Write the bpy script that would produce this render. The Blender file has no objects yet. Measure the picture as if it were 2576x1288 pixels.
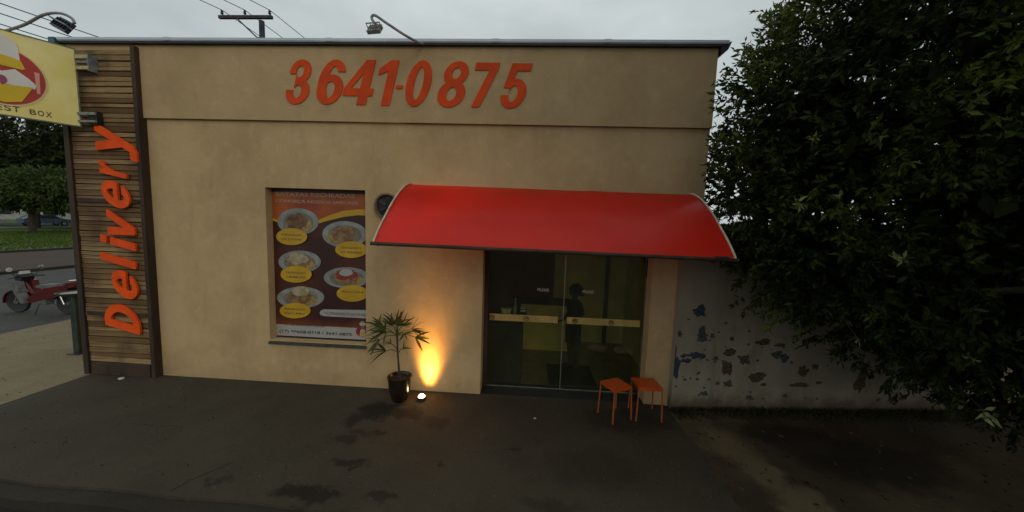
import bpy, bmesh, math, random
import numpy as np
from mathutils import Vector, Matrix, noise
R = math.radians
random.seed(7)
rng = np.random.default_rng(11)
scene = bpy.context.scene
col = scene.collection

# ------------------------------------------------------------------ camera
def cam_axes(yaw, pitch, roll):
    cy, sy = math.cos(yaw), math.sin(yaw)
    f = Vector((sy*math.cos(pitch), cy*math.cos(pitch), math.sin(pitch)))
    r = Vector((cy, -sy, 0)); u = r.cross(f)
    cr, sr = math.cos(roll), math.sin(roll)
    return cr*r + sr*u, -sr*r + cr*u, f
cd = bpy.data.cameras.new('camera'); cam = bpy.data.objects.new('camera', cd); col.objects.link(cam)
rr, uu, ff = cam_axes(R(-3.09), R(-5.5), R(1.89))
m = Matrix((rr, uu, -ff)).transposed().to_4x4(); m.translation = Vector((.26, -4.9, 2.53))
cam.matrix_world = m
cd.sensor_fit = 'HORIZONTAL'; cd.sensor_width = 36; cd.lens = 880/2576*36
cd.clip_start = .05; cd.clip_end = 3000
scene.camera = cam

# ------------------------------------------------------------------ world, sun, exposure
SUN_EL, SUN_AZ = 26, 150          # azimuth clockwise from +Y
w = bpy.data.worlds.new('World'); scene.world = w; w.use_nodes = True
nt = w.node_tree; bg = nt.nodes['Background']; bg.inputs['Strength'].default_value = .1
sky = nt.nodes.new('ShaderNodeTexSky'); sky.sky_type = 'NISHITA'; sky.sun_disc = False
sky.sun_elevation = R(SUN_EL); sky.sun_rotation = R(SUN_AZ)
tc = nt.nodes.new('ShaderNodeTexCoord'); mp = nt.nodes.new('ShaderNodeMapping')
mp.inputs['Scale'].default_value = (1.2, 1.2, 3.2); nt.links.new(tc.outputs['Generated'], mp.inputs['Vector'])
nz = nt.nodes.new('ShaderNodeTexNoise'); nz.inputs['Scale'].default_value = 1.7; nz.inputs['Detail'].default_value = 5
nz.inputs['Roughness'].default_value = .5
nt.links.new(mp.outputs['Vector'], nz.inputs['Vector'])
rp = nt.nodes.new('ShaderNodeValToRGB')
rp.color_ramp.elements[0].position = .32; rp.color_ramp.elements[0].color = (4.5, 5.0, 5.1, 1)
rp.color_ramp.elements[1].position = .68; rp.color_ramp.elements[1].color = (6.6, 7.2, 7.05, 1)
nt.links.new(nz.outputs['Fac'], rp.inputs['Fac'])
mx = nt.nodes.new('ShaderNodeMix'); mx.data_type = 'RGBA'; mx.inputs[0].default_value = .93
nt.links.new(sky.outputs['Color'], mx.inputs[6]); nt.links.new(rp.outputs['Color'], mx.inputs[7])
nt.links.new(mx.outputs[2], bg.inputs['Color'])
sl = bpy.data.lights.new('sun', 'SUN'); sun = bpy.data.objects.new('sun', sl); col.objects.link(sun)
sl.energy = .5; sl.angle = R(30); sl.color = (1, .84, .62)
sun.rotation_euler = (R(90 - SUN_EL), 0, R(180 - SUN_AZ)); sun.location = (-3, -12, 9)
scene.view_settings.view_transform = 'Standard'; scene.view_settings.look = 'None'
scene.view_settings.exposure = 0; scene.view_settings.gamma = 1; scene.view_settings.use_curve_mapping = False
scene.render.engine = 'CYCLES'

# ------------------------------------------------------------------ material helpers
def newmat(name):
    m = bpy.data.materials.new(name); m.use_nodes = True
    return m, m.node_tree, m.node_tree.nodes['Principled BSDF']
def N(nt, t, **k):
    n = nt.nodes.new(t)
    for a, b in k.items():
        if a in n.inputs: n.inputs[a].default_value = b
        else: setattr(n, a, b)
    return n
def mixrgb(nt, fac, a, b, mode='MIX'):
    n = nt.nodes.new('ShaderNodeMix'); n.data_type = 'RGBA'; n.blend_type = mode
    for s, v in ((0, fac), (6, a), (7, b)):
        if hasattr(v, 'is_output'): nt.links.new(v, n.inputs[s])
        elif s == 0: n.inputs[0].default_value = v
        else: n.inputs[s].default_value = (*v, 1)
    return n.outputs[2]
def ramp(nt, src, lo, hi, a=0., b=1.):
    n = nt.nodes.new('ShaderNodeMapRange'); n.interpolation_type = 'SMOOTHSTEP'
    nt.links.new(src, n.inputs[0]); n.inputs[1].default_value = lo; n.inputs[2].default_value = hi
    n.inputs[3].default_value = a; n.inputs[4].default_value = b
    return n.outputs[0]
def noi(nt, scale, detail=4, sc=(1, 1, 1), coord='Object', rough=.55, dist=0.):
    tc = nt.nodes.new('ShaderNodeTexCoord'); mp = nt.nodes.new('ShaderNodeMapping')
    mp.inputs['Scale'].default_value = sc; nt.links.new(tc.outputs[coord], mp.inputs['Vector'])
    n = N(nt, 'ShaderNodeTexNoise', Scale=scale, Detail=detail, Roughness=rough, Distortion=dist)
    nt.links.new(mp.outputs['Vector'], n.inputs['Vector']); return n.outputs['Fac']
def math_(nt, op, a, b=None):
    n = nt.nodes.new('ShaderNodeMath'); n.operation = op
    for i, v in enumerate((a, b)):
        if v is None: continue
        if hasattr(v, 'is_output'): nt.links.new(v, n.inputs[i])
        else: n.inputs[i].default_value = v
    return n.outputs[0]
def bump(nt, bs, src, strength, dist=.01):
    b = N(nt, 'ShaderNodeBump', Strength=strength, Distance=dist)
    nt.links.new(src, b.inputs['Height']); nt.links.new(b.outputs[0], bs.inputs['Normal']); return b
def mat(name, c, rough=.7, var=.15, scale=6., metal=0., bmp=0., bscale=60., c2=None, spec=.5, sc=(1, 1, 1)):
    m, nt, bs = newmat(name)
    bs.inputs['Roughness'].default_value = rough; bs.inputs['Metallic'].default_value = metal
    bs.inputs['Specular IOR Level'].default_value = spec
    if c2 is None: c2 = tuple(x*(1-2*var) for x in c)
    f = ramp(nt, noi(nt, scale, 5, sc), .35, .65)
    nt.links.new(mixrgb(nt, f, c, c2), bs.inputs['Base Color'])
    if bmp: bump(nt, bs, noi(nt, bscale, 4), bmp)
    return m

# stucco facade: mottled, dust streaks running down, splash dirt at the foot
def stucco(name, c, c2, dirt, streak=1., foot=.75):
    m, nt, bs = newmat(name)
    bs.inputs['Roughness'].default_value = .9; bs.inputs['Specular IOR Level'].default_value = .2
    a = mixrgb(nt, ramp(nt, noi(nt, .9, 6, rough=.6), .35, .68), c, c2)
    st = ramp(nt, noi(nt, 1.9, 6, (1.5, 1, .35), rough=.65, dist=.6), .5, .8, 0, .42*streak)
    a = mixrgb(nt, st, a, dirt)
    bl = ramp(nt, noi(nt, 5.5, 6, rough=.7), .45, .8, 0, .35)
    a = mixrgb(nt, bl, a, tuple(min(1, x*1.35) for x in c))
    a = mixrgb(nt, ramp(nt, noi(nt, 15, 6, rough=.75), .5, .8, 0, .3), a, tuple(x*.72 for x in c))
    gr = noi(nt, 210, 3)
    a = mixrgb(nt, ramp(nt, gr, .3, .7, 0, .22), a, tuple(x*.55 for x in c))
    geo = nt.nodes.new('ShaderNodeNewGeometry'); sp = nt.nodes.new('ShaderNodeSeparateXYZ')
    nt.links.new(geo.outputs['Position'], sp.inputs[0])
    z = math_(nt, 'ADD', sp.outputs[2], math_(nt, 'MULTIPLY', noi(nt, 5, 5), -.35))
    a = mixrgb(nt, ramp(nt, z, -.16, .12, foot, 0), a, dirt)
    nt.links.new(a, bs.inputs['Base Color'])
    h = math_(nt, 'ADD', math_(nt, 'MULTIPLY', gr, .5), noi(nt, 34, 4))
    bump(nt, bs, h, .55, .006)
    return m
M = {}
M['stucco'] = stucco('stucco', (.53, .38, .205), (.42, .295, .15), (.24, .16, .085), .8, .25)
M['stucco_band'] = stucco('stucco_band', (.49, .35, .19), (.40, .285, .15), (.28, .20, .11), .8, .0)
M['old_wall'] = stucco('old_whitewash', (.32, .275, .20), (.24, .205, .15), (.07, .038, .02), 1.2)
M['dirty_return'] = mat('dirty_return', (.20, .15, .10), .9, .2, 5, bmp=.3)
M['steel_cap'] = mat('galvanised', (.55, .60, .68), .55, .06, 5, metal=.2)
M['dark_metal'] = mat('dark_metal', (.018, .018, .02), .6, .3, 9)
M['blue_tarp'] = mat('blue_flashing', (.04, .10, .17), .5, .3, 9)
M['alu'] = mat('aluminium', (.35, .35, .34), .4, .15, 14, metal=.7)
M['grey_arm'] = mat('painted_grey', (.28, .29, .30), .5, .2, 14)
M['dark_wood'] = mat('dark_frame_wood', (.05, .027, .014), .75, .3, 5, bmp=.4, sc=(1, 1, .2), bscale=30)
M['pole_wood'] = mat('weathered_pole', (.05, .052, .06), .8, .3, 5)
M['concrete_post'] = mat('concrete_post', (.10, .10, .10), .8, .3, 5)

def wood_slat():
    m, nt, bs = newmat('slat_wood'); bs.inputs['Roughness'].default_value = .8
    bs.inputs['Specular IOR Level'].default_value = .25
    oi = nt.nodes.new('ShaderNodeObjectInfo'); cr = nt.nodes.new('ShaderNodeValToRGB'); e = cr.color_ramp.elements
    e[0].color = (.12, .070, .030, 1); e[1].color = (.34, .235, .115, 1); e[1].position = 1
    for p, c in ((.3, (.18, .11, .050, 1)), (.65, (.26, .175, .082, 1))):
        x = e.new(p); x.color = c
    nt.links.new(oi.outputs['Random'], cr.inputs['Fac'])
    g = noi(nt, 4, 7, (.55, 1, 9), 'Object', .65, .4)
    a = mixrgb(nt, ramp(nt, g, .42, .72, 0, .75), cr.outputs['Color'], (.07, .038, .02))
    geo = nt.nodes.new('ShaderNodeNewGeometry'); mp = nt.nodes.new('ShaderNodeMapping'); mp.inputs['Scale'].default_value = (1.4, 1, 1.1)
    nt.links.new(geo.outputs['Position'], mp.inputs[0])
    n2 = N(nt, 'ShaderNodeTexNoise', Scale=1.6, Detail=5); nt.links.new(mp.outputs[0], n2.inputs['Vector'])
    a = mixrgb(nt, ramp(nt, n2.outputs['Fac'], .45, .7, 0, .8), a, (.085, .045, .022))
    nt.links.new(a, bs.inputs['Base Color']); bump(nt, bs, g, .5, .006)
    return m
M['slat'] = wood_slat()

# pavement with damp / oily patches that have shapes of their own
def paving(name, c, c2, stains, worn=()):
    m, nt, bs = newmat(name); bs.inputs['Roughness'].default_value = .85
    bs.inputs['Specular IOR Level'].default_value = .3
    a = mixrgb(nt, ramp(nt, noi(nt, .8, 6, rough=.6), .3, .7), c, c2)
    a = mixrgb(nt, ramp(nt, noi(nt, 2.6, 8, (1, 1, 1), rough=.72), .48, .72, 0, .6), a, tuple(x*.5 for x in c))
    a = mixrgb(nt, ramp(nt, noi(nt, 26, 6, rough=.8), .52, .75, 0, .5), a, tuple(min(1, x*1.9) for x in c))
    a = mixrgb(nt, ramp(nt, noi(nt, 9, 6, (.4, 1, 1), rough=.7), .55, .8, 0, .35), a, tuple(min(1, x*1.7) for x in c))
    gr = noi(nt, 130, 3)
    a = mixrgb(nt, ramp(nt, gr, .38, .62, 0, .6), a, tuple(x*.42 for x in c))
    geo = nt.nodes.new('ShaderNodeNewGeometry')
    wob = N(nt, 'ShaderNodeTexNoise', Scale=4.2, Detail=5, Roughness=.6); nt.links.new(geo.outputs['Position'], wob.inputs['Vector'])
    off = nt.nodes.new('ShaderNodeVectorMath'); off.operation = 'MULTIPLY_ADD'
    nt.links.new(wob.outputs['Color'], off.inputs[0]); off.inputs[1].default_value = (.5, .5, 0)
    nt.links.new(geo.outputs['Position'], off.inputs[2])
    for which in (0, 1):
      tot = None
      for (x, y, rx, ry, k) in (worn, stains)[which]:
        mp = nt.nodes.new('ShaderNodeMapping'); mp.vector_type = 'POINT'
        mp.inputs['Location'].default_value = (-(x+.25)/rx, -(y+.25)/ry, 0); mp.inputs['Scale'].default_value = (1/rx, 1/ry, 0)
        nt.links.new(off.outputs[0], mp.inputs[0])
        ln = nt.nodes.new('ShaderNodeVectorMath'); ln.operation = 'LENGTH'; nt.links.new(mp.outputs[0], ln.inputs[0])
        v = ramp(nt, ln.outputs['Value'], .55, 1.2, k, 0)
        tot = v if tot is None else math_(nt, 'MAXIMUM', tot, v)
      if tot is not None:
        a = mixrgb(nt, tot, a, (.010, .007, .004) if which else tuple(x*1.5 for x in c))
    nt.links.new(a, bs.inputs['Base Color'])
    bump(nt, bs, math_(nt, 'ADD', math_(nt, 'MULTIPLY', gr, .4), noi(nt, 22, 5)), .5, .008)
    return m
ST = [(-1.76, -2.03, .34, .12, .85), (-1.55, -2.06, .22, .10, .8), (-1.78, -1.22, .16, .09, .6), (-1.66, -1.08, .18, .05, .5), (-1.5, -1.62, .20, .07, .75),
      (-1.66, -.60, .32, .24, .85), (-1.3, -.62, .28, .18, .7), (-1.85, -.85, .14, .2, .7), (-1.0, -2.02, .16, .07, .6), (-.84, -.80, .22, .14, .45), (.14, -1.24, .10, .07, .6),
      (-2.62, -1.98, .10, .05, .45), (-1.45, -1.02, .12, .05, .6), (-.6, -1.5, .1, .08, .6), (1.0, -1.4, .5, .35, .35), (.5, -1.95, .3, .1, .4), (1.6, -.5, .7, .3, .5)]
M['sidewalk'] = paving('sidewalk_concrete', (.070, .060, .039), (.046, .039, .025), ST)
M['pavement'] = paving('light_pavement', (.26, .21, .125), (.20, .155, .09), [])
M['kerb'] = paving('kerb_concrete', (.040, .036, .024), (.027, .023, .015), [])
M['asphalt'] = paving('asphalt', (.032, .030, .028), (.022, .020, .019), [])
M['side_asphalt'] = paving('side_asphalt', (.085, .083, .078), (.06, .058, .055), [])
M['red_lane'] = paving('reddish_lane', (.085, .055, .042), (.06, .042, .034), [])
M['dirt'] = paving('dirt', (.105, .080, .043), (.035, .022, .011), [(3.5, -.55, .7, .25, .7), (4.2, -1.0, .9, .5, .8), (2.45, -1.75, .22, .3, .5)], [(2.45, -.3, .3, .2, .5), (2.65, -.85, .3, .35, .6), (2.8, -1.3, .22, .35, .7), (2.95, -1.75, .25, .3, .7)])
M['soil'] = mat('soil', (.03, .02, .013), .95, .3, 20, bmp=.5)
M['earth'] = mat('earth', (.05, .045, .03), .95, .3, .2)
M['grass'] = mat('lawn_green', (.062, .11, .012), .9, .25, .5, bmp=.5, bscale=8, c2=(.045, .08, .010))
M['path_white'] = mat('pale_path', (.42, .42, .40), .9, .15, 1)
M['red'] = None
# vinyl awning
def vinyl():
    m, nt, bs = newmat('red_vinyl'); bs.inputs['Roughness'].default_value = .42
    f = ramp(nt, noi(nt, 1.1, 5, (.6, 1, 1)), .3, .7)
    a = mixrgb(nt, f, (.88, .036, .016), (.80, .028, .012))
    a = mixrgb(nt, ramp(nt, noi(nt, 7, 6, rough=.7), .52, .8, 0, .25), a, (.60, .06, .03))
    nt.links.new(a, bs.inputs['Base Color'])
    nt.links.new(ramp(nt, noi(nt, 3, 5), .3, .7, .28, .42), bs.inputs['Roughness'])
    bump(nt, bs, noi(nt, 2.2, 3, (1, 1, 1)), .25, .02)
    return m
M['vinyl'] = vinyl()
M['piping'] = mat('cream_piping', (.6, .55, .42), .7, .15, 12)
M['letter_orange'] = mat('orange_paint', (.86, .095, .008), .7, .12, 5, bmp=.15, c2=(.70, .072, .008), spec=.2)
M['letter_red'] = mat('phone_red', (.64, .070, .010), .75, .15, 4, bmp=.25, bscale=90, c2=(.52, .055, .010), spec=.2)
M['glass'] = None
def glass():
    m, nt, bs = newmat('door_glass'); nt.nodes.remove(bs)
    out = nt.nodes['Material Output']
    tr = N(nt, 'ShaderNodeBsdfTransparent'); tr.inputs[0].default_value = (.84, .86, .72, 1)
    gl = N(nt, 'ShaderNodeBsdfGlossy', Roughness=.03); gl.inputs[0].default_value = (.8, .85, .8, 1)
    fr = N(nt, 'ShaderNodeFresnel', IOR=1.5); mixs = N(nt, 'ShaderNodeMixShader')
    nt.links.new(fr.outputs[0], mixs.inputs[0]); nt.links.new(tr.outputs[0], mixs.inputs[1]); nt.links.new(gl.outputs[0], mixs.inputs[2])
    df = N(nt, 'ShaderNodeBsdfDiffuse'); df.inputs[0].default_value = (.22, .22, .16, 1)
    m2 = N(nt, 'ShaderNodeMixShader'); nt.links.new(ramp(nt, noi(nt, 3, 6, (1, 1, .5)), .3, .8, .015, .07), m2.inputs[0])
    nt.links.new(mixs.outputs[0], m2.inputs[1]); nt.links.new(df.outputs[0], m2.inputs[2])
    nt.links.new(m2.outputs[0], out.inputs[0]); return m
M['glass'] = glass()
def emis(name, c, s):
    m, nt, bs = newmat(name); bs.inputs['Emission Color'].default_value = (*c, 1); bs.inputs['Emission Strength'].default_value = s
    bs.inputs['Base Color'].default_value = (*c, 1); return m
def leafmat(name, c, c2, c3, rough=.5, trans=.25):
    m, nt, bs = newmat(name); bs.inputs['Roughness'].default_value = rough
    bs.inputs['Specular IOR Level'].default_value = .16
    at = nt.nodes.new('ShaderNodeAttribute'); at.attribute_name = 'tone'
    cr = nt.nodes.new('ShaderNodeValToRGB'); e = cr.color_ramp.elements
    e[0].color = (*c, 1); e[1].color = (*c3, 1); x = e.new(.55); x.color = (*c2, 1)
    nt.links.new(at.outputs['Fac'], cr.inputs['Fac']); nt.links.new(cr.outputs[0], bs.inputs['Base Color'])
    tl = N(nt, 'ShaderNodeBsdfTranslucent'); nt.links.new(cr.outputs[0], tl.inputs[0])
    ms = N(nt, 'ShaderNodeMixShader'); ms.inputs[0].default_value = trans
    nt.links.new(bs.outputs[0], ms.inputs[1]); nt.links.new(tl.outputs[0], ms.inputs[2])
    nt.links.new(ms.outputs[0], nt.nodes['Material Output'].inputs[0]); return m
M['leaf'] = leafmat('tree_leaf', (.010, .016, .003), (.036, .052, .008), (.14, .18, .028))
M['leaf_far'] = leafmat('far_leaf', (.014, .022, .007), (.032, .050, .014), (.09, .12, .03))
M['leaf_mid'] = leafmat('mid_leaf', (.035, .055, .015), (.065, .10, .025), (.14, .19, .05))
M['leaf_lime'] = leafmat('young_leaf', (.16, .20, .06), (.24, .28, .10), (.36, .38, .17))
M['palm_leaf'] = leafmat('palm_leaf', (.05, .075, .02), (.08, .11, .03), (.14, .15, .04))
M['bark'] = mat('bark', (.06, .045, .032), .9, .3, 9, bmp=.8, bscale=25)

# ------------------------------------------------------------------ object helpers
def tag(o, label=None, cat=None, group=None, kind=None):
    if label: o['label'] = label
    if cat: o['category'] = cat
    if group: o['group'] = group
    if kind: o['kind'] = kind
    return o
def empty(name, loc=(0, 0, 0), rz=0, **k):
    o = bpy.data.objects.new(name, None); o.empty_display_size = .1; o.location = loc; o.rotation_euler.z = rz
    col.objects.link(o); return tag(o, **k)
def link(name, me, mt, parent=None, smooth=False, loc=None):
    o = bpy.data.objects.new(name, me); col.objects.link(o)
    if mt is not None: me.materials.append(mt)
    if parent: o.parent = parent
    if loc: o.location = loc
    if smooth:
        me.polygons.foreach_set('use_smooth', [True]*len(me.polygons))
    return o
class MB:
    def __init__(s): s.bm = bmesh.new()
    def box(s, x0, x1, y0, y1, z0, z1, bev=0.):
        r = bmesh.ops.create_cube(s.bm, size=1)
        vs = r['verts']
        for v in vs:
            v.co = Vector(((x0+x1)/2 + v.co.x*(x1-x0), (y0+y1)/2 + v.co.y*(y1-y0), (z0+z1)/2 + v.co.z*(z1-z0)))
        if bev:
            es = list({e for v in vs for e in v.link_edges})
            bmesh.ops.bevel(s.bm, geom=es, offset=bev, segments=2, affect='EDGES', profile=.6)
        return s
    def tube(s, pts, r, n=8, caps=True):
        pts = [Vector(p) for p in pts]; rs = r if isinstance(r, (list, tuple)) else [r]*len(pts)
        rings = []; prev = None
        for i, p in enumerate(pts):
            t = (pts[min(i+1, len(pts)-1)] - pts[max(i-1, 0)]).normalized()
            if prev is None:
                a = Vector((0, 0, 1)) if abs(t.z) < .9 else Vector((1, 0, 0)); u = t.cross(a).normalized()
            else:
                u = (prev - t*prev.dot(t)).normalized()
            prev = u; v = t.cross(u)
            rings.append([s.bm.verts.new(p + rs[i]*(math.cos(2*math.pi*k/n)*u + math.sin(2*math.pi*k/n)*v)) for k in range(n)])
        for a, b in zip(rings, rings[1:]):
            for k in range(n): s.bm.faces.new((a[k], a[(k+1) % n], b[(k+1) % n], b[k]))
        if caps: s.bm.faces.new(rings[0][::-1]); s.bm.faces.new(rings[-1])
        return s
    def lathe(s, prof, c=(0, 0, 0), n=24, axis='Z'):
        rings = []
        for (r, z) in prof:
            ring = []
            for k in range(n):
                a = 2*math.pi*k/n; x, y = r*math.cos(a), r*math.sin(a)
                p = (x, y, z) if axis == 'Z' else ((x, z, y) if axis == 'Y' else (z, x, y))
                ring.append(s.bm.verts.new(Vector(p) + Vector(c)))
            rings.append(ring)
        for a, b in zip(rings, rings[1:]):
            for k in range(n): s.bm.faces.new((a[k], a[(k+1) % n], b[(k+1) % n], b[k]))
        s.bm.faces.new(rings[0][::-1]); s.bm.faces.new(rings[-1])
        return s
    def prism(s, poly, y0, y1, plane='XZ'):
        """poly outline extruded between two depths"""
        def P(a, b, d): return (a, d, b) if plane == 'XZ' else ((a, b, d) if plane == 'XY' else (d, a, b))
        A = [s.bm.verts.new(P(a, b, y0)) for a, b in poly]; B = [s.bm.verts.new(P(a, b, y1)) for a, b in poly]
        s.bm.faces.new(A); s.bm.faces.new(B[::-1])
        for i in range(len(poly)):
            j = (i+1) % len(poly); s.bm.faces.new((A[j], A[i], B[i], B[j]))
        return s
    def build(s, name, mt, parent=None, smooth=False, loc=None):
        bmesh.ops.recalc_face_normals(s.bm, faces=s.bm.faces)
        me = bpy.data.meshes.new(name); s.bm.to_mesh(me); s.bm.free()
        o = link(name, me, mt, parent, loc=loc)
        if smooth:
            me.polygons.foreach_set('use_smooth', [True]*len(me.polygons))
            try: me.set_sharp_from_angle(angle=R(38))
            except Exception: pass
        return o
def sheet(name, pts, z, mt, sub=0, **k):
    me = bpy.data.meshes.new(name)
    me.from_pydata([(x, y, z) for x, y in pts], [], [list(range(len(pts)))]); me.update()
    return tag(link(name, me, mt), **k)
def slab(name, pts, z0, z1, mt, **k):
    o = MB().prism(pts, z0, z1, 'XY').build(name, mt); return tag(o, **k)

# ------------------------------------------------------------------ text glyphs
def glyph(name, body, x0, x1, z0, z1, y, mt, parent, depth=.01, shear=0., bold=0., rot90=False, keep=False, flip=None):
    cu = bpy.data.curves.new('g', 'FONT'); cu.body = body; cu.size = 1; cu.extrude = .05; cu.offset = bold; cu.resolution_u = 6
    ob = bpy.data.objects.new('g', cu); col.objects.link(ob)
    bpy.context.view_layer.update()
    me = bpy.data.meshes.new_from_object(ob.evaluated_get(bpy.context.evaluated_depsgraph_get()))
    bpy.data.objects.remove(ob)
    return fit_mesh(name, me, x0, x1, z0, z1, y, mt, parent, depth, shear, rot90)
def fit_mesh(name, me, x0, x1, z0, z1, y, mt, parent, depth, shear, rot90):
    co = np.empty(len(me.vertices)*3); me.vertices.foreach_get('co', co); co = co.reshape(-1, 3)
    co[:, 0] += shear*co[:, 1]
    mn, mxx = co.min(0), co.max(0); u = (co[:, 0]-mn[0])/(mxx[0]-mn[0]); v = (co[:, 1]-mn[1])/(mxx[1]-mn[1])
    wv = (co[:, 2]-mn[2])/(mxx[2]-mn[2])
    out = np.empty_like(co)
    if rot90: out[:, 0] = x1 - v*(x1-x0); out[:, 2] = z0 + u*(z1-z0)
    else: out[:, 0] = x0 + u*(x1-x0); out[:, 2] = z0 + v*(z1-z0)
    out[:, 1] = y - wv*depth
    me.vertices.foreach_set('co', out.ravel()); me.update(); me.materials.clear()
    return link(name, me, mt, parent)

# bold grotesque letter shapes from implicit outlines, traced by marching squares
def _E(cx, cy, a, b): return lambda x, y: (np.sqrt(((x-cx)/a)**2+((y-cy)/b)**2)-1)*min(a, b)
def _P(*pts):
    def f(x, y):
        r = None; n = len(pts); ar = sum(pts[i][0]*pts[(i+1) % n][1]-pts[(i+1) % n][0]*pts[i][1] for i in range(n)); sg_ = 1 if ar > 0 else -1
        for i in range(n):
            (ax, ay), (bx, by) = pts[i], pts[(i+1) % n]; L = math.hypot(bx-ax, by-ay)
            d = sg_*((by-ay)*(x-ax)-(bx-ax)*(y-ay))/L; r = d if r is None else np.maximum(r, d)
        return r
    return f
def _B(x0, x1, y0, y1): return _P((x0, y0), (x1, y0), (x1, y1), (x0, y1))
def _U(*f): return lambda x, y: np.minimum.reduce([g(x, y) for g in f])
def _I(*f): return lambda x, y: np.maximum.reduce([g(x, y) for g in f])
def _S(a, *b): return lambda x, y: np.maximum.reduce([a(x, y)]+[-g(x, y) for g in b])
GL = {
 '0': _S(_E(.28, .5, .28, .52), _E(.28, .5, .10, .37)),
 '1': _U(_B(.2, .39, 0, 1), _P((0, .66), (0, .82), (.22, 1), (.32, 1), (.32, .83))),
 '3': _S(_U(_S(_E(.26, .735, .25, .275), _E(.25, .735, .09, .13)), _S(_E(.27, .275, .28, .295), _E(.26, .275, .10, .15))), _B(-1, .17, .31, .68)),
 '4': _S(_U(_P((0, .37), (.33, 1), (.51, 1), (.51, .2), (0, .2)), _B(.32, .51, 0, 1), _B(0, .6, .2, .37)), _P((.15, .37), (.325, .37), (.325, .71))),
 '5': _U(_B(.1, .53, .83, 1), _P((.085, 1), (.25, 1), (.19, .44), (.02, .46)), _S(_E(.27, .32, .28, .335), _E(.262, .32, .10, .185), _B(-1, .16, .285, .46))),
 '6': _U(_S(_E(.28, .33, .28, .345), _E(.28, .325, .105, .19)), _S(_E(.29, .5, .29, .515), _E(.295, .5, .105, .36), _B(.25, 2, -1, .735))),
 '7': _U(_B(0, .56, .83, 1), _P((.11, 0), (.31, 0), (.56, .85), (.36, .85))),
 '8': _U(_S(_E(.28, .735, .245, .27), _E(.28, .74, .085, .125)), _S(_E(.28, .28, .28, .30), _E(.28, .28, .10, .15))),
 '-': _B(0, .3, 0, .14),
 'D': _S(_I(_E(.15, .5, .52, .5), _B(0, 1, -.1, 1.1)), _I(_E(.15, .5, .32, .33), _B(.2, 1, 0, 1))),
 'e': _S(_U(_S(_E(.3, .5, .3, .5), _E(.3, .5, .115, .31)), _B(.1, .56, .42, .57)), _B(.32, 1, .27, .42)),
 'l': _B(0, .2, 0, 1), 'i': _U(_B(0, .2, 0, .73), _B(0, .2, .83, 1)),
 'v': _U(_P((0, 1), (.2, 1), (.42, 0), (.24, 0)), _P((.46, 1), (.66, 1), (.42, 0), (.24, 0))),
 'r': _U(_B(0, .2, 0, 1), _P((.12, .45), (.12, .72), (.34, 1.0), (.34, .80), (.2, .5)), _P((.3, 1.0), (.52, 1.02), (.47, .79), (.3, .79))),
 'y': _U(_P((0, 1), (.2, 1), (.44, .36), (.27, .26)), _P((.46, 1), (.66, 1), (.32, .06), (.13, .06)), _P((-.03, 0), (-.01, .16), (.22, .18), (.28, .06), (.2, 0)))}
def outline(f, x0=-.1, x1=.8, y0=-.08, y1=1.1, h=.0125):
    nx, ny = int((x1-x0)/h)+1, int((y1-y0)/h)+1
    X = x0+h*np.arange(nx); Y = y0+h*np.arange(ny); G = f(*np.meshgrid(X, Y, indexing='ij'))+1e-7
    nxt = {}
    T = {1: [(3, 0)], 2: [(0, 1)], 3: [(3, 1)], 4: [(1, 2)], 5: [(3, 0), (1, 2)], 6: [(0, 2)], 7: [(3, 2)], 8: [(2, 3)], 9: [(2, 0)], 10: [(0, 1), (2, 3)], 11: [(2, 1)], 12: [(1, 3)], 13: [(1, 0)], 14: [(0, 3)]}
    def pt(i, j, e):
        (a, b), (c, d) = (((i, j), (i+1, j)), ((i+1, j), (i+1, j+1)), ((i, j+1), (i+1, j+1)), ((i, j), (i, j+1)))[e]
        t = G[a, b]/(G[a, b]-G[c, d]); return (a, b, c, d), (X[a]+t*(X[c]-X[a]), Y[b]+t*(Y[d]-Y[b]))
    co = {}
    for i in range(nx-1):
        for j in range(ny-1):
            c = (G[i, j] < 0) | (G[i+1, j] < 0) << 1 | (G[i+1, j+1] < 0) << 2 | (G[i, j+1] < 0) << 3
            for e0, e1 in T.get(int(c), ()):
                k0, p0 = pt(i, j, e0); k1, p1 = pt(i, j, e1); co[k0] = p0; co[k1] = p1; nxt[k0] = k1
    loops = []
    while nxt:
        k = next(iter(nxt)); lp = []
        while k in nxt: lp.append(co[k]); k = nxt.pop(k)
        if len(lp) > 4: loops.append(lp)
    return loops
def cut_glyph(name, c, x0, x1, z0, z1, y, mt, depth=.01, shear=0., rot90=False):
    cu = bpy.data.curves.new('g', 'CURVE'); cu.dimensions = '2D'; cu.fill_mode = 'BOTH'; cu.extrude = .05
    for lp in outline(GL[c]):
        sp = cu.splines.new('POLY'); sp.points.add(len(lp)-1)
        for k, p in enumerate(lp): sp.points[k].co = (p[0], p[1], 0, 1)
        sp.use_cyclic_u = True
    ob = bpy.data.objects.new('g', cu); col.objects.link(ob); bpy.context.view_layer.update()
    me = bpy.data.meshes.new_from_object(ob.evaluated_get(bpy.context.evaluated_depsgraph_get())); bpy.data.objects.remove(ob)
    return fit_mesh(name, me, x0, x1, z0, z1, y, mt, None, depth, shear, rot90)
# ================================================================== SETTING
Yk = -2.12
tag(sheet('ground', [(-400, -300), (400, -300), (400, 500), (-400, 500)], -.16, M['earth']), kind='structure')
tag(sheet('road', [(-10.1, -14), (60, -14), (60, Yk-.14), (-10.1, Yk-.14)], -.125, M['asphalt']), kind='structure')
tag(sheet('side_road', [(-20, -60), (-10.1, -60), (-10.1, 200), (-20, 200)], -.121, M['side_asphalt']), kind='structure')
tag(sheet('reddish_lane', [(-28.6, -60), (-20.2, -60), (-20.2, 200), (-28.6, 200)], -.06, M['red_lane']), kind='structure')
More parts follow.
